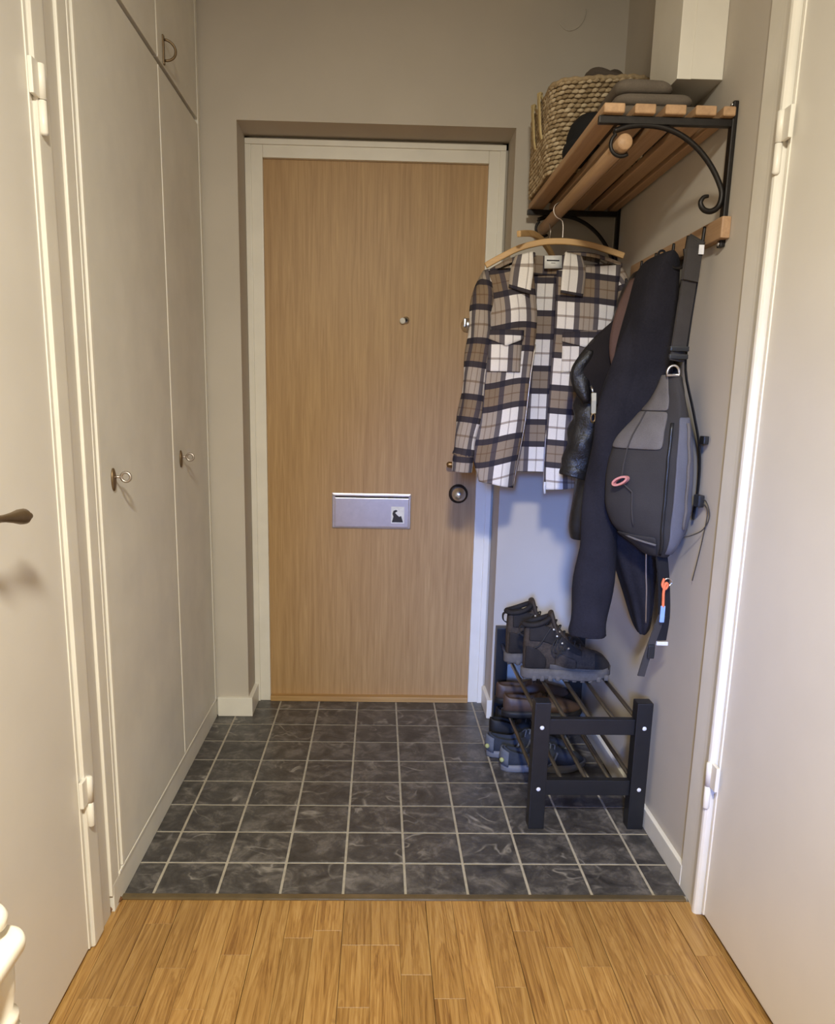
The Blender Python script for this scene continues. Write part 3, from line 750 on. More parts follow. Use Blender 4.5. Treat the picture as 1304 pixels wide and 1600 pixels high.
# yoke joining front and back over the hanger
def yoke(x0, z0, x1, z1, nm, sd):
    bm = bmesh.new(); uvl = bm.loops.layers.uv.new('UVMap'); g = []
    for i in range(11):
        s = i/10; x = x0+(x1-x0)*s; z = z0+(z1-z0)*s + 0.010*math.sin(math.pi*s)
        row = []
        for j in range(9):
            v = j/8; a = math.pi*v
            row.append((bm.verts.new((x, 2.603+0.032*math.cos(a)*(-1), z-0.012+0.012*math.sin(a)-(0.004 if j in (0, 8) else 0))), (x+sd, 0.03*v*3+z)))
        g.append(row)
    for a, b in zip(g, g[1:]):
        for k in range(8):
            q = (a[k], a[k+1], b[k+1], b[k]); f = bm.faces.new([v for v, _ in q])
            for lp, (_, uv) in zip(f.loops, q): lp[uvl].uv = uv
    o = obj(nm, bm, 'plaid', SH, True); solid(o, 0.002); return o
yoke(0.318, 1.588, 0.462, 1.645, 'shoulder_yoke', 0.03); yoke(0.560, 1.650, 0.728, 1.622, 'shoulder_yoke', 0.07)
# collar stand behind the neck and two collar leaves
panel('collar_stand', [(0.448, 1.640), (0.452, 1.618), (0.462, 1.585)], [(0.590, 1.645), (0.585, 1.618), (0.572, 1.585)], lambda s, t, x, z: 2.612+0.018*math.sin(math.pi*s), 'plaid', SH, 10, 12, lambda s, t, x, z, a, b: (x+0.05, z+0.02))
panel('collar_leaf', [(0.400, 1.628), (0.386, 1.590), (0.380, 1.535)], [(0.450, 1.640), (0.452, 1.585), (0.444, 1.515)], lambda s, t, x, z: 2.565-0.026*t-0.012*s, 'plaid', SH, 12, 8, lambda s, t, x, z, a, b: (0.066*s - 0.026, 0.075*(1-t) - 0.008), 0.004)
panel('collar_leaf', [(0.548, 1.640), (0.540, 1.585), (0.536, 1.522)], [(0.600, 1.632), (0.612, 1.585), (0.606, 1.513)], lambda s, t, x, z: 2.565-0.026*t-0.012*(1-s), 'plaid', SH, 12, 8, lambda s, t, x, z, a, b: (0.068*s+0.004, 0.075*(1-t) - 0.006), 0.004)
# neck label
lb = panel('neck_label', [(0.496, 1.638), (0.497, 1.601)], [(0.549, 1.640), (0.551, 1.603)], lambda s, t, x, z: 2.604, 'paper', SH, 2, 2, None, 0.0012)
obj('label_print', B(0.503, 0.542, 2.6026, 2.6030, 1.6225, 1.6265), 'ink', lb)
obj('label_print', B(0.517, 0.530, 2.6026, 2.6030, 1.6165, 1.6180), 'ink', lb)
# chest pockets with pointed flaps
def pocket(x0, x1, ztop, zbot, dz, yfun, uvo):
    xc = (x0+x1)/2
    pk = panel('chest_pocket', [(x0, ztop-0.02), (x0+0.001, zbot)], [(x1, ztop-0.02+dz), (x1-0.002, zbot+dz)], lambda s, t, x, z: yfun(x, z)-0.006, 'plaid', SH, 10, 10, lambda s, t, x, z, a, b: (x+uvo[0], z+uvo[1]), 0.003)
    bm = bmesh.new(); uvl = bm.loops.layers.uv.new('UVMap'); g = []
    for i in range(13):
        s = i/12; x = x0-0.003+(x1-x0+0.006)*s; zt = ztop+dz*s; zb = ztop-0.026-0.022*(1-abs(2*s-1)) + dz*s
        row = []
        for j in range(6):
            z = zt+(zb-zt)*j/5; row.append((bm.verts.new((x, yfun(x, z)-0.010-0.004*j/5, z)), (x+uvo[2], z+uvo[3])))
        g.append(row)
    for a, b in zip(g, g[1:]):
        for k in range(5):
            q = (a[k], a[k+1], b[k+1], b[k]); f = bm.faces.new([v for v, _ in q])
            for lp, (_, uv) in zip(f.loops, q): lp[uvl].uv = uv
    fp = obj('pocket_flap', bm, 'plaid', pk, True); solid(fp, 0.003)
def yfunL(x, z):
    t = min(max((1.59-z)/0.66, 0), 1); a = lerp_curve(LFs, t); b = lerp_curve(LFe, t); s = (x-a[0])/(b[0]-a[0]); return yL(s, t, x, z)
def yfunR(x, z):
    t = min(max((1.60-z)/0.67, 0), 1); a = lerp_curve(RFe, t); b = lerp_curve(RFs, t); s = (x-a[0])/(b[0]-a[0]); return yR(s, t, x, z)
pocket(0.326, 0.430, 1.412, 1.288, 0.0, yfunL, (-0.33+0.124*0.95, 0.055, -0.326+0.124*0.62, 0.0278))
pocket(0.555, 0.684, 1.408, 1.290, 0.012, yfunR, (-0.555, 0.055, -0.555+0.124*0.60, 0.0300))
# hem bands, zip and pull
obj('zip_tape', T([(lerp_curve(LFe, t)[0]+0.001, yL(1, t, *lerp_curve(LFe, t))-0.003, lerp_curve(LFe, t)[1]) for t in [0.36+0.62*k/16 for k in range(17)]], 0.0022, 6), 'steel', SH, True)
obj('zip_tape', T([(lerp_curve(RFe, t)[0]-0.001, yR(0, t, *lerp_curve(RFe, t))-0.003, lerp_curve(RFe, t)[1]) for t in [0.70+0.29*k/10 for k in range(11)]], 0.0016, 6), 'steel', SH, True)
obj('zip_pull', T([(0.526, 2.55, 0.952), (0.525, 2.549, 0.938), (0.528, 2.549, 0.915)], 0.004, 6), 'cap_white', SH, True)
# sleeves
def sleeve(c, hw, hd, parent, nm, mat, uvo=(0, 0), n=20, fold=0.10, seed=1.0, uvs=1.0, steps=6, th=0.002, cap=False):
    path = [lerp_curve(c, i/((len(c)-1)*steps)) for i in range((len(c)-1)*steps+1)]
    N = len(path); bm = bmesh.new(); uvl = bm.loops.layers.uv.new('UVMap'); rings = []; ln = 0
    for i, p in enumerate(path):
        t = i/(N-1); w = lerp_curve([(h,) for h in hw], t)[0]; d = lerp_curve([(h,) for h in hd], t)[0]
        if i: ln += (Vector(p)-Vector(path[i-1])).length
        a = Vector(path[max(i-1, 0)]); b = Vector(path[min(i+1, N-1)]); tg = (b-a).normalized()
        ux = Vector((1, 0, 0)); ux = (ux - tg*ux.dot(tg)).normalized(); uy = tg.cross(ux)
        ring = []
        for k in range(n):
            an = 2*math.pi*k/n
            f = 1 + fold*noise.noise(Vector((math.cos(an)*1.6+seed, math.sin(an)*1.6, t*7*1.0+seed))) + fold*0.6*math.sin(t*26+2*an+seed)*math.sin(math.pi*t)
            ring.append((bm.verts.new(Vector(p) + ux*w*f*math.cos(an) + uy*d*f*math.sin(an)), (uvo[0] + (k if k <= n/2 else n-k)/n*2*(w+d)*1.4*uvs, uvo[1]-ln)))
        rings.append(ring)
    for a, b in zip(rings, rings[1:]):
        for k in range(n):
            q = (a[k], a[(k+1) % n], b[(k+1) % n], b[k]); f = bm.faces.new([v for v, _ in q])
            for lp, (_, uv) in zip(f.loops, q): lp[uvl].uv = uv
    if cap:
        bm.faces.new([v for v, _ in rings[0]]); bm.faces.new([v for v, _ in rings[-1]][::-1])
    o = obj(nm, bm, mat, parent, True)
    if th and not cap: solid(o, th)
    return o
sl = sleeve([(0.325, 2.60, 1.585), (0.309, 2.59, 1.52), (0.305, 2.585, 1.443), (0.299, 2.58, 1.329), (0.282, 2.575, 1.172), (0.268, 2.57, 1.06), (0.264, 2.57, 1.03)],
       [0.016, 0.030, 0.036, 0.036, 0.034, 0.032, 0.031], [0.022, 0.05, 0.055, 0.05, 0.046, 0.04, 0.038], SH, 'sleeve', 'plaid', (0.02, 0.035), 24, 0.16, 1.3)
sleeve([(0.2655, 2.57, 1.034), (0.264, 2.57, 1.01), (0.2625, 2.57, 0.978)], [0.031, 0.032, 0.031], [0.037, 0.038, 0.037], sl, 'cuff', 'plaid', (0.035, 0.105), 24, 0.02, 4)
sleeve([(0.722, 2.61, 1.61), (0.741, 2.605, 1.54), (0.744, 2.60, 1.44), (0.742, 2.60, 1.30), (0.740, 2.60, 1.12), (0.738, 2.60, 1.0)],
       [0.014, 0.024, 0.026, 0.026, 0.026, 0.026], [0.022, 0.05, 0.052, 0.05, 0.045, 0.04], SH, 'sleeve', 'plaid', (0.06, 0.06), 20, 0.14, 5.1)

# ================================================================== LEATHER JACKET
def ring_loft(levels, fold=0.06, seed=0.0, n=36, steps=5, k=5, sq=0.8):
    """levels: (z, cx, cy, ax, ay)"""
    rings = []; N = (len(levels)-1)*steps
    for i in range(N+1):
        z, cx, cy, ax, ay = lerp_curve(levels, i/N); ring = []
        for j in range(n):
            a = 2*math.pi*j/n
            f = 1 + fold*math.sin(k*a + 2.5*math.sin(z*6+seed) + seed) * (0.5+0.5*math.sin(z*3+seed)) + fold*1.4*noise.noise(Vector((math.cos(a)*1.5+seed, math.sin(a)*1.5, z*7)))
            cx_ = math.copysign(abs(math.cos(a))**sq, math.cos(a)); sy_ = math.copysign(abs(math.sin(a))**sq, math.sin(a))
            ring.append(Vector((min(cx + ax*f*cx_, 0.781), cy + ay*f*sy_, z)))
        rings.append(ring)
    return rings
LJ = thing('leather_jacket', (0.70, 2.42, 0.785), 'black leather jacket with silver zip pull hanging beside the plaid overshirt', 'jacket')
lv = [(1.575, 0.752, 2.44, 0.022, 0.035), (1.52, 0.735, 2.43, 0.040, 0.05), (1.43, 0.722, 2.42, 0.056, 0.055), (1.34, 0.700, 2.42, 0.080, 0.058), (1.25, 0.690, 2.42, 0.090, 0.060), (1.14, 0.688, 2.42, 0.090, 0.060),
      (1.02, 0.685, 2.42, 0.094, 0.060), (0.90, 0.680, 2.42, 0.096, 0.060), (0.83, 0.676, 2.42, 0.096, 0.058), (0.790, 0.676, 2.42, 0.088, 0.05)]
subd(obj('body', loft(ring_loft(lv, 0.07, 2.0, 40, 5, 6)), 'leather', LJ, True), 1)
sl = sleeve([(0.655, 2.40, 1.33), (0.622, 2.385, 1.24), (0.612, 2.375, 1.16), (0.594, 2.37, 1.07), (0.574, 2.37, 0.992)], [0.03, 0.050, 0.052, 0.046, 0.040], [0.03, 0.048, 0.048, 0.042, 0.036], LJ, 'sleeve', 'leather', (0, 0), 24, 0.20, 3.0, 1, 6, 0.003)
sleeve([(0.580, 2.37, 1.010), (0.576, 2.37, 1.000), (0.572, 2.37, 0.984)], [0.041, 0.042, 0.041], [0.037, 0.038, 0.037], sl, 'cuff', 'leather', (0, 0), 24, 0.05, 3.0, 1, 3, 0.004)
cl = panel('collar', [(0.650, 1.426), (0.594, 1.374), (0.560, 1.329), (0.541, 1.285), (0.550, 1.242), (0.580, 1.200)], [(0.700, 1.43), (0.680, 1.38), (0.665, 1.335), (0.655, 1.285), (0.645, 1.240), (0.635, 1.190)], lambda s, t, x, z: 2.335-0.022*math.sin(math.pi*(0.2+0.6*s))+0.006*math.sin(t*9), 'leather_inner', LJ, 16, 10, None, 0.012)
panel('lapel', [(0.574, 1.345), (0.556, 1.325), (0.537, 1.286), (0.546, 1.240), (0.576, 1.200)], [(0.592, 1.338), (0.586, 1.315), (0.582, 1.285), (0.585, 1.245), (0.592, 1.205)], lambda s, t, x, z: 2.318-0.012*math.sin(math.pi*(0.1+0.8*s))+0.003*math.sin(t*11+s*3), 'leather', LJ, 16, 8, None, 0.008)
obj('collar_piping', T(smooth_path([(0.596, 2.322, 1.374), (0.560, 2.322, 1.329), (0.537, 2.320, 1.285), (0.546, 2.320, 1.242), (0.578, 2.318, 1.198)], 5), 0.004, 8), 'boot_trim', cl, True)
zp = obj('zip_pull', T([(0.594, 2.286, 1.226), (0.595, 2.284, 1.205), (0.597, 2.286, 1.170)], 0.004, flat=(0.013, 0.004, (1, 0, 0))), 'zipmetal', LJ)
obj('zip_slider', T([(0.588, 2.296, 1.246), (0.594, 2.288, 1.224)], 0.0035, 8), 'chrome', zp, True)
obj('zip_ring', T([(0.597+0.006*math.cos(a), 2.286, 1.158+0.012*math.sin(a)) for a in [2*math.pi*k/14 for k in range(14)]], 0.0022, 6, True), 'brass', zp, True)
panel('lining', [(0.680, 1.530), (0.652, 1.47), (0.632, 1.40), (0.630, 1.34), (0.645, 1.285)], [(0.735, 1.55), (0.715, 1.47), (0.700, 1.40), (0.690, 1.34), (0.668, 1.29)], lambda s, t, x, z: 2.312-0.012*math.sin(math.pi*s)-0.024*min(1, 2*t), 'lining', LJ, 14, 8, None, 0.006)

# ================================================================== NAVY FLEECE JACKET
FJ = thing('fleece_jacket', (0.70, 2.22, 0.55), 'navy blue fleece jacket with a long hanging sleeve behind the grey backpack', 'jacket')
lv = [(1.580, 0.735, 2.215, 0.012, 0.060), (1.566, 0.727, 2.222, 0.034, 0.080), (1.53, 0.720, 2.225, 0.048, 0.090), (1.45, 0.716, 2.230, 0.056, 0.092), (1.34, 0.706, 2.23, 0.070, 0.090), (1.25, 0.700, 2.225, 0.078, 0.088), (1.12, 0.690, 2.22, 0.088, 0.088),
      (1.0, 0.694, 2.22, 0.084, 0.086), (0.88, 0.705, 2.215, 0.072, 0.080), (0.76, 0.722, 2.21, 0.052, 0.072), (0.66, 0.738, 2.20, 0.034, 0.060), (0.59, 0.748, 2.195, 0.020, 0.042), (0.562, 0.750, 2.19, 0.008, 0.02)]
lv = [(z, cx, cy-0.012, ax, ay) for z, cx, cy, ax, ay in lv]
subd(obj('body', loft(ring_loft(lv, 0.12, 0.7, 44, 6, 6)), 'fleece', FJ, True), 1)
sleeve([(0.680, 2.19, 1.40), (0.640, 2.175, 1.25), (0.617, 2.165, 1.10), (0.606, 2.16, 0.92), (0.599, 2.16, 0.75), (0.592, 2.16, 0.60), (0.590, 2.16, 0.562)], [0.03, 0.045, 0.050, 0.050, 0.049, 0.051, 0.052], [0.03, 0.04, 0.044, 0.042, 0.04, 0.04, 0.04], FJ, 'sleeve', 'fleece', (0, 0), 28, 0.13, 8.0, 1, 6, 0.004)
zl = []
for z, x in ((0.82, 0.722), (0.75, 0.728), (0.70, 0.734), (0.65, 0.738), (0.605, 0.744)):
    yy = lerp_curve([(a[0], a[2]-a[4]) for a in lv], 0)[1]
    f = [(a, b) for a, b in zip(lv, lv[1:]) if a[0] >= z >= b[0]][0]; k = (f[0][0]-z)/(f[0][0]-f[1][0])
    cy = f[0][2]+(f[1][2]-f[0][2])*k; ay = f[0][4]+(f[1][4]-f[0][4])*k
    zl.append((x, cy-ay*1.02-0.004, z))
obj('zip', T(smooth_path(zl, 4), 0.0022, 6), 'steel', FJ, True)
obj('hanging_loop', T(smooth_path([(0.728, 2.232, 1.572), (0.728, 2.236, 1.590), (0.742, 2.24, 1.594), (0.752, 2.24, 1.575)], 4), 0.003, 6), 'webbing_black', FJ, True)

# ================================================================== BACKPACK
BP = thing('sling_backpack', (0.70, 2.03, 0.80), 'charcoal grey sling backpack with a faded red loop, nearest on the hook rail', 'backpack')
prof = [ # z, A(x,y) left corner, B near seam, C near right, D back
 (1.268, (0.716, 2.030), (0.703, 1.985), (0.728, 1.985), (0.740, 2.03)),
 (1.216, (0.690, 2.075), (0.708, 1.968), (0.738, 1.975), (0.762, 2.07)),
 (1.168, (0.652, 2.095), (0.712, 1.958), (0.750, 1.968), (0.774, 2.09)),
 (1.105, (0.592, 2.100), (0.711, 1.950), (0.763, 1.962), (0.777, 2.10)),
 (1.025, (0.572, 2.100), (0.708, 1.945), (0.774, 1.960), (0.778, 2.105)),
 (0.942, (0.576, 2.100), (0.709, 1.945), (0.776, 1.962), (0.778, 2.105)),
 (0.884, (0.604, 2.098), (0.711, 1.950), (0.770, 1.968), (0.776, 2.10)),
 (0.845, (0.664, 2.090), (0.713, 1.962), (0.752, 1.975), (0.768, 2.085)),
 (0.815, (0.716, 2.065), (0.717, 1.990), (0.738, 1.995), (0.752, 2.06))]
def pack_rings(steps=4, off=0.0):
    N = (len(prof)-1)*steps; out = []
    flat = [(p[0],)+p[1]+p[2]+p[3]+p[4] for p in prof]
    for i in range(N+1):
        v = lerp_curve(flat, i/N); z = v[0]; q = [Vector((v[1+2*k], v[2+2*k], z)) for k in range(4)]
        c = sum(q, Vector())/4; ring = []
        for k in range(4):
            a, b = q[k], q[(k+1) % 4]; e = b-a; nrm = Vector((e.y, -e.x, 0)); 
            if nrm.dot((a+b)/2-c) < 0: nrm = -nrm
            if nrm.length: nrm.normalize()
            bulge = (0.020, 0.008, 0.002, 0.004)[k]
            for j in range(6):
                t = (j+0.5)/6
                tt = 0.04+0.92*t
                p = a+(b-a)*tt + nrm*(bulge*math.sin(math.pi*t) + off + 0.006*noise.noise(Vector((t*3+k+z*10, z*26, 2))))
                p.x = min(p.x, 0.784); ring.append(p)
        out.append(ring)
    return out
PR = pack_rings()
body = subd(obj('body', loft(PR), 'pack_dark', BP, True), 1)
PO = pack_rings(4, 0.003)
def shell(nm, i0, i1, j0, j1, mat, parent, th=0.004, sm=True, cut=None):
    bm = bmesh.new(); g = [[bm.verts.new(PO[i][j % 24]) for j in range(j0, j1+1)] for i in range(i0, i1+1)]
    for a, b in zip(g, g[1:]):
        for k in range(len(a)-1): bm.faces.new((a[k], a[k+1], b[k+1], b[k]))
    o = obj(nm, bm, mat, parent, sm); subd(solid(o, th, 0), 1); return o
shell('top_panel', 0, 7, 0, 5, 'pack_grey', BP)
shell('upper_yoke', 7, 13, 0, 5, 'pack_grey', BP, 0.005)
shell('side_panel', 8, 30, 6, 11, 'pack_blue', BP)
shell('bottom_panel', 25, 31, 0, 5, 'pack_dark', BP, 0.006)
bm = bmesh.new(); tube(bm, [PO[i][5]*0.5 + PO[i][6]*0.5 + Vector((-0.003, -0.004, 0)) for i in range(9, 31)], 0.0045, 8); obj('zip', bm, 'black_plastic', BP, True)
bm = bmesh.new(); tube(bm, [PO[i][9] + Vector((0, -0.004, 0)) for i in range(9, 24)], 0.004, 8); obj('side_piping', bm, 'pack_grey', BP, True)
bm = bmesh.new(); tube(bm, [PO[26][j] + Vector((-0.003, -0.003, 0.010-0.004*j)) for j in range(0, 6)], 0.003, 6); obj('seam_piping', bm, 'pack_grey', BP, True)
bm = bmesh.new(); tube(bm, [PO[i][2 + (1 if i > 17 else 0)] + Vector((-0.002, -0.003, 0)) for i in range(7, 24)], 0.002, 6); obj('front_seam', bm, 'webbing', BP, True)
# faded red loop
cL = PO[17][2] + Vector((-0.004, -0.008, 0.004)); e = (PO[17][5]-PO[17][0]).normalized(); upv = Vector((0, 0, 1))
loop = [cL + e*(0.019*math.cos(a)) + upv*(0.0085*math.sin(a) + 0.0075*math.cos(a)) + Vector((-0.003, -0.004, 0)) for a in [2*math.pi*k/20 for k in range(20)]]
obj('red_loop', T(loop, 0.004, 6, True, (0.013, 0.005, e.cross(upv))), 'pink', BP)
# straps
obj('shoulder_strap', T(smooth_path([(0.752, 2.032, 1.585), (0.742, 2.020, 1.575), (0.735, 2.010, 1.545), (0.730, 2.004, 1.48), (0.722, 1.998, 1.40), (0.714, 1.994, 1.30)], 4), 0.01, flat=(0.040, 0.006, (1, 0.35, 0))), 'webbing', BP)
obj('strap_pad', T(smooth_path([(0.736, 2.006, 1.555), (0.732, 2.000, 1.52), (0.729, 1.998, 1.485)], 4), 0.01, flat=(0.043, 0.010, (1, 0.35, 0))), 'webbing', BP)
obj('strap_label', B(0.745, 0.757, 1.998, 2.001, 1.545, 1.566), 'cap_white', BP)
bk = obj('buckle', B(0.692, 0.738, 1.983, 1.997, 1.304, 1.316, 0.003), 'black_plastic', BP)
obj('buckle_bar', B(0.692, 0.738, 1.981, 1.995, 1.322, 1.334, 0.003), 'black_plastic', bk)
obj('d_ring', T([(0.703+0.0145*math.cos(a), 1.979, 1.272+0.017*math.sin(a)) for a in [math.pi*k/12 for k in range(13)]] + [(0.6885, 1.979, 1.266), (0.7175, 1.979, 1.266)], 0.0030, 8, True), 'chrome', BP, True)
obj('rear_strap', T(smooth_path([(0.764, 2.036, 1.568), (0.760, 2.03, 1.50), (0.748, 2.02, 1.38), (0.744, 2.01, 1.28), (0.764, 1.985, 1.18), (0.779, 1.962, 1.09), (0.783, 1.958, 1.0), (0.780, 1.964, 0.92)], 4), 0.01, flat=(0.010, 0.003, (0, 1, 0))), 'webbing_black', BP)
obj('side_buckle', B(0.772, 0.785, 1.925, 1.952, 1.105, 1.125, 0.003), 'black_plastic', BP)
obj('cord_lock', B(0.768, 0.784, 1.912, 1.945, 0.955, 0.985, 0.005), 'black_plastic', BP)
obj('draw_cord', T(smooth_path([(0.776, 1.930, 0.975), (0.782, 1.900, 0.972), (0.786, 1.880, 0.94), (0.780, 1.895, 0.905), (0.765, 1.925, 0.885), (0.752, 1.935, 0.880)], 5), 0.0014, 6), 'webbing', BP, True)
obj('draw_cord', T(smooth_path([(0.778, 1.925, 0.968), (0.786, 1.895, 0.95), (0.785, 1.905, 0.88), (0.784, 1.925, 0.81), (0.782, 1.935, 0.77)], 5), 0.0013, 6), 'webbing', BP, True)
ls = obj('lower_strap', T(smooth_path([(0.727, 2.02, 0.83), (0.730, 2.00, 0.78), (0.735, 1.99, 0.72), (0.738, 1.985, 0.66), (0.734, 1.985, 0.60)], 4), 0.01, flat=(0.034, 0.006, (1, 0.4, 0))), 'webbing_black', BP)
obj('strap_tail', T(smooth_path([(0.728, 1.972, 0.67), (0.715, 1.975, 0.62), (0.702, 1.975, 0.57), (0.694, 1.975, 0.535), (0.688, 1.975, 0.505)], 4), 0.01, flat=(0.020, 0.005, (1, 0.3, 0))), 'webbing', ls)
obj('strap_slider', B(0.698, 0.716, 1.966, 1.980, 0.555, 0.592, 0.003), 'black_plastic', ls)
obj('ring_hook', T([(0.732+0.010*math.cos(a), 1.966, 0.758+0.010*math.sin(a)) for a in [2*math.pi*k/14 for k in range(14)]], 0.002, 6, True), 'chrome', BP, True)
oc = obj('orange_cord', T(smooth_path([(0.722, 1.964, 0.768), (0.718, 1.962, 0.752), (0.725, 1.960, 0.742), (0.731, 1.960, 0.752), (0.725, 1.958, 0.757), (0.722, 1.960, 0.735), (0.723, 1.960, 0.712), (0.724, 1.960, 0.695)], 5), 0.0036, 8), 'orange', BP, True)
obj('blue_tag', B(0.718, 0.7295, 1.957, 1.963, 0.655, 0.698, 0.002), 'bluetag', oc)
obj('clear_tab', B(0.722, 0.752, 1.976, 1.982, 0.588, 0.598, 0.002), 'cap_white', ls)

# ================================================================== SHOE RACK
SR = thing('shoe_rack', (0.605, 2.485, 0), 'black two tier shoe rack with metal tubes against the right wall', 'shoe rack')
px = ((0.441, 0.486), (0.727, 0.772)); py = ((2.090, 2.132), (2.842, 2.884))
for i, (xa, xb) in enumerate(px):
    for j, (ya, yb) in enumerate(py):
        p = obj('post', B(xa, xb, ya, yb, 0, 0.384, 0.003), 'black_rack', SR)
        if j == 0:
            for z in (0.310, 0.124):
                obj('screw_cap', L(((xa+xb)/2+(0.002 if i else 0), ya, z), (0, -1, 0), [(0, 0.0062), (0.0012, 0.0058), (0.0018, 0.003)], 14), 'cap_white', p, True)
for ya, yb in py:
    for z0, z1 in ((0.286, 0.332), (0.101, 0.147)):
        obj('crossbar', B(0.486, 0.727, (ya+yb)/2-0.011, (ya+yb)/2+0.011, z0, z1, 0.002), 'black_rack', SR)
for zr in (0.322, 0.137):
    for x in (0.462, 0.536, 0.608, 0.676, 0.742):
        obj('tube', L((x, 2.110, zr), (0, 1, 0), [(0, 0.0062), (0.754, 0.0062)], 12), 'tube', SR, True)

# ================================================================== SHOES (local: toe along +x, heel at x=0, sole bottom z=0)
def outline(n, Lh, wh, wm, wt, side=1):
    """sole half widths along u"""
    us = [i/n for i in range(n+1)]; out = []
    for u in us:
        e = math.sqrt(max(0, 1-((u-0.5)/0.5)**6))
        wid = lerp_curve([(wh,), (wh*1.02,), (wm,), (wt,), (wt*0.96,), (wt*0.62,)], u)[0]
        c = 0.006*side*math.sin(u*math.pi*1.2-0.5)
        out.append((u*Lh, wid*e**0.9 if 0 < u < 1 else wid*0.25, c))
    return out
def make_shoe(name, label, cat, group, Lh, hts, opening, mats, sole_h=0.026, lug=False, laces=(), side=1, extras=None):
    t = thing(name, (0, 0, 0), label, cat, group)
    n = 18; ol = outline(n, Lh, 0.034, 0.035, 0.047, side)
    # sole
    bm = bmesh.new(); lo, mi, hi = [], [], []
    loop = [(x, c+w_) for x, w_, c in ol] + [(x, c-w_) for x, w_, c in reversed(ol)]
    def toe(x): return 0.014*max(0, (x/Lh-0.72)/0.28)**2
    rings = []
    for z, s in ((0.0, 0.97), (0.004, 1.03), (sole_h*0.6, 1.05), (sole_h, 1.02)):
        rings.append([bm.verts.new(((x-Lh/2)*(0.98+0.02*s)+Lh/2, y*s, z+toe(x))) for x, y in loop])
    skin(bm, rings)
    if lug:
        for k in range(11):
            x = Lh*(0.03+0.94*k/10.6)
            i = min(int(x/Lh*n), n); _, w_, c = ol[i]
            for sg in (-1, 1): box(bm, x, x+0.014, c+sg*w_*0.72-0.012, c+sg*w_*0.72+0.014*1.0, -0.006+toe(x), 0.012+toe(x), 0.002, 1)
    so = obj('sole', bm, mats['sole'], t, True, local=True)
    # upper
    N = 30; m = 20; rings = []
    for i in range(N+1):
        u = 0.012+0.972*i/N; x, w_, c = [q for q in ol if True][0]
        f = u*n; k0 = min(int(f), n-1); fr = f-k0
        x = ol[k0][0]*(1-fr)+ol[k0+1][0]*fr; w_ = ol[k0][1]*(1-fr)+ol[k0+1][1]*fr; c = ol[k0][2]*(1-fr)+ol[k0+1][2]*fr
        h = lerp_curve([(q,) for q in hts], u)[0]; z0 = sole_h*0.6+toe(x)
        ring = []
        inn = opening[0] < u < opening[1]
        k_open = math.sin(math.pi*(u-opening[0])/(opening[1]-opening[0]))**0.5 if inn else 0
        for k in range(m):
            a = 2*math.pi*k/m - math.pi/2        # starts at the bottom
            cs, sn = math.cos(a), math.sin(a)
            v = (sn+1)/2                          # 0 bottom .. 1 top
            top = 0.80 if h > 0.12 else 0.72
            wy = w_*(1.0 - (1-top)*v**1.3)*math.copysign(abs(cs)**0.55, cs)
            z = z0 + (h-z0)*v**0.9
            if inn and v > 0.80:
                z = z0 + (h-z0)*(0.80**0.9) - k_open*(v-0.80)/0.20*0.045 if v > 0.93 else z0+(h-z0)*v**0.9
                if v > 0.93: wy *= 0.9
            yy = c + wy
            nz = 0.0025*noise.noise(Vector((x*38, yy*38, z*38+side*3)))
            ring.append((x + nz, yy*(1+nz*6), z + nz*0.6))
        rings.append([Vector(p) for p in ring])
    up = obj('upper', loft(rings), mats['upper'], t, True, local=True); subd(up, 1)
    # laces
    for u in laces:
        x = u*Lh; h = lerp_curve([(q,) for q in hts], u)[0]
        f = u*n; k0 = int(f); w_ = ol[k0][1]; c = ol[k0][2]
        ww = w_*0.52
        pts = [(x-0.004, c-ww, h-0.014), (x, c-ww*0.6, h-0.001), (x+0.004, c, h+0.004), (x, c+ww*0.6, h-0.001), (x-0.004, c+ww, h-0.014)]
        bm = bmesh.new(); tube(bm, smooth_path(pts, 3), 0.0026, 6); obj('lace', bm, mats['lace'], t, True, local=True)
        for sg in (-1, 1):
            bm = bmesh.new(); lathe(bm, (x-0.003, c+sg*(ww+0.0), h-0.013), (0, sg, 0.8), [(0, 0.004), (0.004, 0.0036), (0.005, 0.002)], 10)
            obj('eyelet', bm, mats['eyelet'], t, True, local=True)
    if extras: extras(t, ol, hts, Lh, mats)
    return t
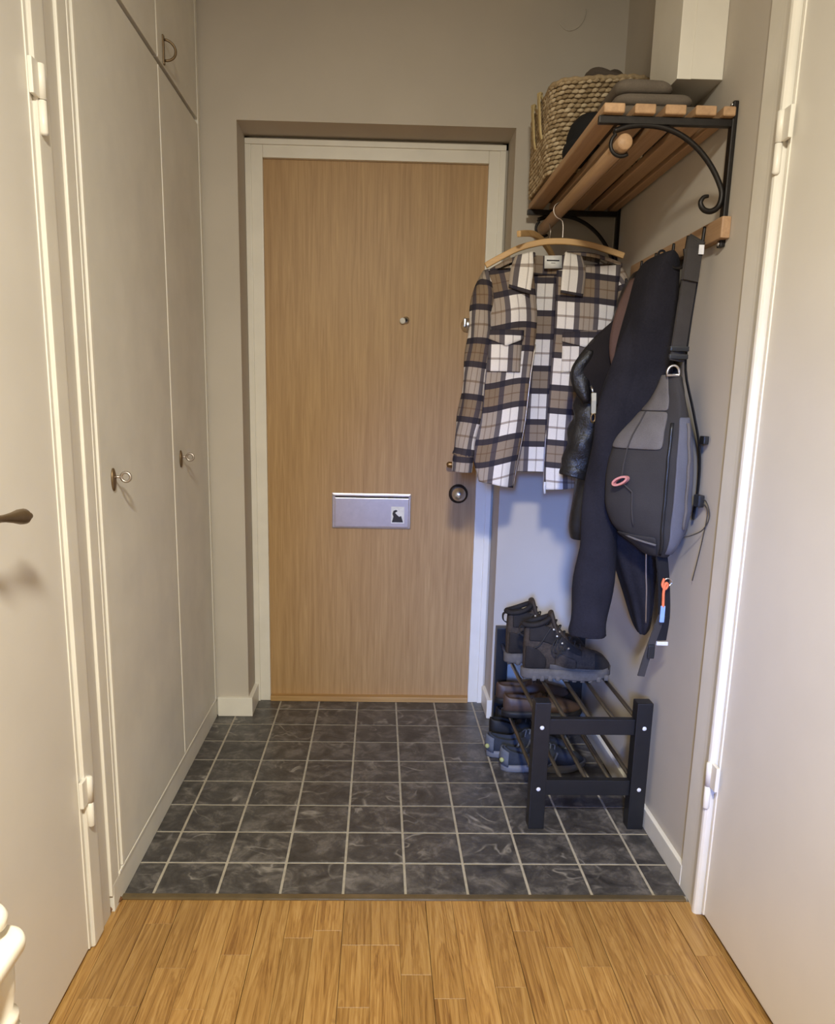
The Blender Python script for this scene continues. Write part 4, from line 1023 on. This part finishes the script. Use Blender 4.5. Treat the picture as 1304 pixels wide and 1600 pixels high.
def boot_extras(t, ol, hts, Lh, mats):
    n = len(ol)-1; ztop = hts[0]
    def at(u, v, sg, g=0.0025):
        """point on the side of the upper: u along the length, v height fraction"""
        f = u*n; k0 = min(int(f), n-1); fr = f-k0
        x = ol[k0][0]*(1-fr)+ol[k0+1][0]*fr; w_ = ol[k0][1]*(1-fr)+ol[k0+1][1]*fr; c = ol[k0][2]*(1-fr)+ol[k0+1][2]*fr
        h = lerp_curve([(q,) for q in hts], u)[0]; z0 = 0.0204
        top = 0.80 if h > 0.12 else 0.72
        sn = 2*v-1; cs = math.sqrt(max(0, 1-sn*sn))
        return Vector((x, c + sg*(w_*(1-(1-top)*v**1.3)*cs**0.55 + g), z0+(h-z0)*v**0.9))
    def patch(nm, us, lo, hi, mat, th=0.003, g=0.0025, sides=(-1, 1)):
        for sg in sides:
            bm = bmesh.new(); gr = []
            for i, u in enumerate(us):
                k = i/(len(us)-1); a = lerp_curve([(q,) for q in lo], k)[0]; b = lerp_curve([(q,) for q in hi], k)[0]
                gr.append([bm.verts.new(at(u, a+(b-a)*j/6, sg, g)) for j in range(7)])
            for p, q in zip(gr, gr[1:]):
                for k in range(6): bm.faces.new((p[k], p[k+1], q[k+1], q[k]))
            subd(solid(obj(nm, bm, mat, t, True, local=True), th), 1)
    patch('heel_counter', [0.03, 0.08, 0.14, 0.20, 0.27], [0.05]*3, [0.50, 0.46, 0.40, 0.22], 'boot_trim')
    patch('ankle_panel', [0.06, 0.12, 0.20, 0.28, 0.36], [0.58, 0.55, 0.50], [0.86, 0.88, 0.80], 'boot_trim', 0.005)
    patch('eyestay', [0.34, 0.42, 0.50, 0.58, 0.66], [0.62, 0.66, 0.70], [0.86, 0.90, 0.92], 'boot_trim', 0.004)
    patch('side_panel', [0.36, 0.44, 0.52, 0.60], [0.10, 0.12, 0.14], [0.40, 0.46, 0.50], 'boot', 0.005)
    patch('rand', [0.30, 0.45, 0.60, 0.72, 0.82, 0.90], [0.04]*3, [0.14, 0.18, 0.24], 'boot_sole', 0.003)
    patch('toe_cap', [0.80, 0.84, 0.88, 0.92, 0.96, 0.985], [0.06]*3, [0.97]*3, 'boot_trim', 0.003, 0.001)
    for sg in (-1, 1):
        bm = bmesh.new(); tube(bm, smooth_path([at(0.30, 0.84, sg, 0.006), at(0.24, 0.66, sg, 0.008), at(0.18, 0.50, sg, 0.007), at(0.12, 0.44, sg, 0.006)], 4), 0.0026, 6); obj('heel_cord', bm, 'lace', t, True, local=True)
        for u, v in ((0.33, 0.82), (0.37, 0.74), (0.43, 0.70), (0.50, 0.72)):
            bm = bmesh.new(); lathe(bm, at(u, v, sg, 0.004), (0, sg, 0.3), [(0, 0.0045), (0.004, 0.004), (0.005, 0.002)], 10); obj('eyelet', bm, 'eyelet', t, True, local=True)
    # padded collar, dipping at the heel
    bm = bmesh.new()
    pts = [(0.044+0.043*math.cos(a), 0.030*math.sin(a), ztop-0.002+0.013*math.cos(a)+0.004*math.cos(2*a)) for a in [2*math.pi*k/28 for k in range(28)]]
    tube(bm, pts, 0.0085, 8, True); obj('collar_padding', bm, 'boot_trim', t, True, local=True)
    bm = bmesh.new(); tube(bm, smooth_path([(0.004, 0, ztop-0.050), (-0.008, 0, ztop-0.042), (-0.010, 0, ztop-0.022), (0.0, 0, ztop-0.014)], 4), 0.003, flat=(0.014, 0.003, (0, 1, 0))); obj('heel_loop', bm, 'boot_trim', t, local=True)
    rings = []
    for x, z, w_ in ((0.083, ztop+0.030, 0.020), (0.086, ztop+0.026, 0.027), (0.091, ztop+0.008, 0.030), (0.102, ztop-0.03, 0.028), (0.125, ztop-0.066, 0.024), (0.155, ztop-0.094, 0.02)):
        rings.append([Vector((x+0.008*math.cos(a), w_*math.sin(a), z+0.006*math.cos(a))) for a in [2*math.pi*k/12 for k in range(12)]])
    subd(obj('tongue', loft(rings), 'boot', t, True, local=True), 1)
    for k, (dx, dz) in enumerate(((0, 0), (0.012, 0.008), (-0.010, -0.006))):
        bm = bmesh.new(); tube(bm, smooth_path([(0.118, -0.020, ztop-0.052), (0.105+dx, -0.044, ztop-0.050+dz), (0.098+dx, -0.052, ztop-0.078+dz), (0.118+dx, -0.052, ztop-0.092+dz), (0.132, -0.036, ztop-0.066)], 4), 0.0022, 6); obj('lace', bm, 'lace', t, True, local=True)
bh = [0.186, 0.192, 0.198, 0.200, 0.182, 0.148, 0.120, 0.104, 0.096, 0.088, 0.078, 0.050]
bm_ = dict(sole='boot_sole', upper='boot', lace='lace', eyelet='eyelet')
b1 = make_shoe('hiking_boot', 'dark brown hiking boot, the nearer one on top of the shoe rack', 'boot', 'pair of hiking boots on the rack', 0.285, bh, (0.04, 0.30), bm_, 0.030, True, (0.36, 0.41, 0.46, 0.52, 0.58, 0.64), 1, boot_extras)
b2 = copy_tree(b1); b2['label'] = 'dark brown hiking boot, the farther one with its heel loop towards the door'
b1.location = (0.463, 2.455, 0.337); b1.rotation_euler.z = R(-3)
b2.location = (0.432, 2.605, 0.337); b2.rotation_euler.z = R(6)
# brown leather shoes on the lower tubes
ph = [0.078, 0.080, 0.078, 0.074, 0.076, 0.080, 0.072, 0.064, 0.058, 0.052, 0.034]
pm = dict(sole='blackshoe', upper='brownshoe', lace='lace', eyelet='brass')
p1 = make_shoe('leather_shoe', 'dark brown leather shoe on the lower tubes of the shoe rack, nearer of the pair', 'shoe', 'brown shoes on the lower tier', 0.275, ph, (0.06, 0.44), pm, 0.022, False, (0.50, 0.55, 0.60), 1)
p2 = copy_tree(p1); p2['label'] = 'dark brown leather shoe on the lower tubes, farther of the pair beside the rear post'
p1.location = (0.432, 2.600, 0.1435); p1.rotation_euler.z = R(-2)
p2.location = (0.425, 2.722, 0.1435); p2.rotation_euler.z = R(3)
# grey sneakers on the floor
def snk_extras(t, ol, hts, Lh, mats):
    bm = bmesh.new(); rings = []
    for z, g in ((0.018, 0.0015), (0.040, 0.001), (0.056, -0.001), (0.068, -0.004)):
        rings.append([Vector((0.030-(0.033+g)*math.cos(a), (0.0345+g)*math.sin(a), z+(0.010*math.cos(a)))) for a in [(-1.25+2.5*k/14) for k in range(15)]])
    g = [[bm.verts.new(p) for p in r] for r in rings]
    for a, b in zip(g, g[1:]):
        for k in range(14): bm.faces.new((a[k], a[k+1], b[k+1], b[k]))
    solid(obj('heel_counter', bm, 'sneaker', t, True, local=True), 0.004)
    bm = bmesh.new(); lathe(bm, (0.002, -0.020, 0.042), (-0.75, -0.66, 0), [(0, 0.008), (0.008, 0.0078), (0.010, 0.004)], 14); obj('heel_dot', bm, 'lime', t, True, local=True)
    for sgn in (-1, 1):
        for k in range(3):
            x = 0.10+0.035*k
            bm = bmesh.new(); tube(bm, smooth_path([(x-0.02, sgn*0.044, 0.028), (x, sgn*0.043, 0.048), (x+0.012, sgn*0.030, 0.068)], 4), 0.004, 6); obj('side_stripe', bm, 'sneaker', t, True, local=True)
sh = [0.090, 0.084, 0.074, 0.070, 0.078, 0.084, 0.078, 0.068, 0.060, 0.054, 0.034]
sm_ = dict(sole='sneaker_sole', upper='sneaker_dark', lace='sneaker', eyelet='sneaker')
s1 = make_shoe('running_shoe', 'grey running shoe under the rack with a lime dot, nearer of the pair', 'shoe', 'grey running shoes under the rack', 0.285, sh, (0.05, 0.44), sm_, 0.022, False, (0.47, 0.52, 0.57, 0.62), 1, snk_extras)
s2 = copy_tree(s1); s2['label'] = 'grey running shoe under the rack, the farther one half hidden behind its mate'
s1.location = (0.418, 2.480, 0.0); s1.rotation_euler.z = R(2)
s2.location = (0.384, 2.590, 0.0); s2.rotation_euler.z = R(2)
# black low shoes at the far end on the floor
km = dict(sole='blackshoe', upper='blackshoe', lace='lace', eyelet='darkmetal')
k1 = make_shoe('black_shoe', 'black low shoe under the far end of the rack, nearer of the pair', 'shoe', 'black shoes at the far end', 0.27, [0.10, 0.105, 0.10, 0.09, 0.088, 0.084, 0.074, 0.064, 0.056, 0.05, 0.03], (0.06, 0.42), km, 0.024, False, (0.5, 0.56), 1)
k2 = copy_tree(k1); k2['label'] = 'black low shoe under the far end of the rack, closest to the back wall'
k1.location = (0.402, 2.694, 0.0); k1.rotation_euler.z = R(2)
k2.location = (0.440, 2.796, 0.0); k2.rotation_euler.z = R(2)

# ================================================================== WHITE STOOL, BOTTOM LEFT
WS = thing('white_stool', (-0.50, 0.66, 0), 'small white stool with turned legs in front of the cream door', 'stool')
def rr(x0, x1, y0, y1, r, n=8):
    out = []
    for cx, cy, a0 in ((x1-r, y1-r, 0), (x0+r, y1-r, math.pi/2), (x0+r, y0+r, math.pi), (x1-r, y0+r, 1.5*math.pi)):
        out += [(cx+r*math.cos(a0+math.pi/2*k/n), cy+r*math.sin(a0+math.pi/2*k/n)) for k in range(n+1)]
    return out
sx0, sx1, sy0, sy1, sz = -0.600, -0.398, 0.44, 0.842, 0.585
rings = []
for z, ins in ((sz-0.024, 0.006), (sz-0.018, 0.001), (sz-0.008, 0.0), (sz-0.002, 0.002), (sz, 0.006)):
    rings.append([Vector((x, y, z)) for x, y in rr(sx0+ins, sx1-ins, sy0+ins, sy1-ins, 0.026)])
obj('seat', loft(rings), 'stool', WS, True)
for x in (-0.572, -0.430):
    for y in (0.475, 0.805):
        obj('leg', L((x, y, 0), (0, 0, 1), [(0, 0.010), (0.03, 0.012), (0.30, 0.019), (0.42, 0.021), (0.455, 0.018), (0.462, 0.0235), (0.470, 0.0235), (0.476, 0.018), (0.482, 0.0225), (0.490, 0.0225), (0.497, 0.017), (0.52, 0.021), (0.562, 0.023)], 20), 'stool', WS, True)
dv = thing('charging_puck', (-0.435, 0.815, sz+0.0005), 'round white plastic gadget with a dark cable on the white stool', 'gadget')
obj('body', L((-0.437, 0.812, sz+0.0005), (0, 0, 1), [(0, 0.012), (0.008, 0.015), (0.014, 0.022), (0.026, 0.024), (0.034, 0.019), (0.037, 0.008)], 24), 'stool', dv, True)
obj('cable', T(smooth_path([(-0.428, 0.796, sz+0.004), (-0.420, 0.785, sz+0.004), (-0.412, 0.770, sz+0.0035), (-0.406, 0.752, sz+0.0035), (-0.402, 0.735, sz+0.0035)], 6), 0.0022, 8), 'cable', dv, True)
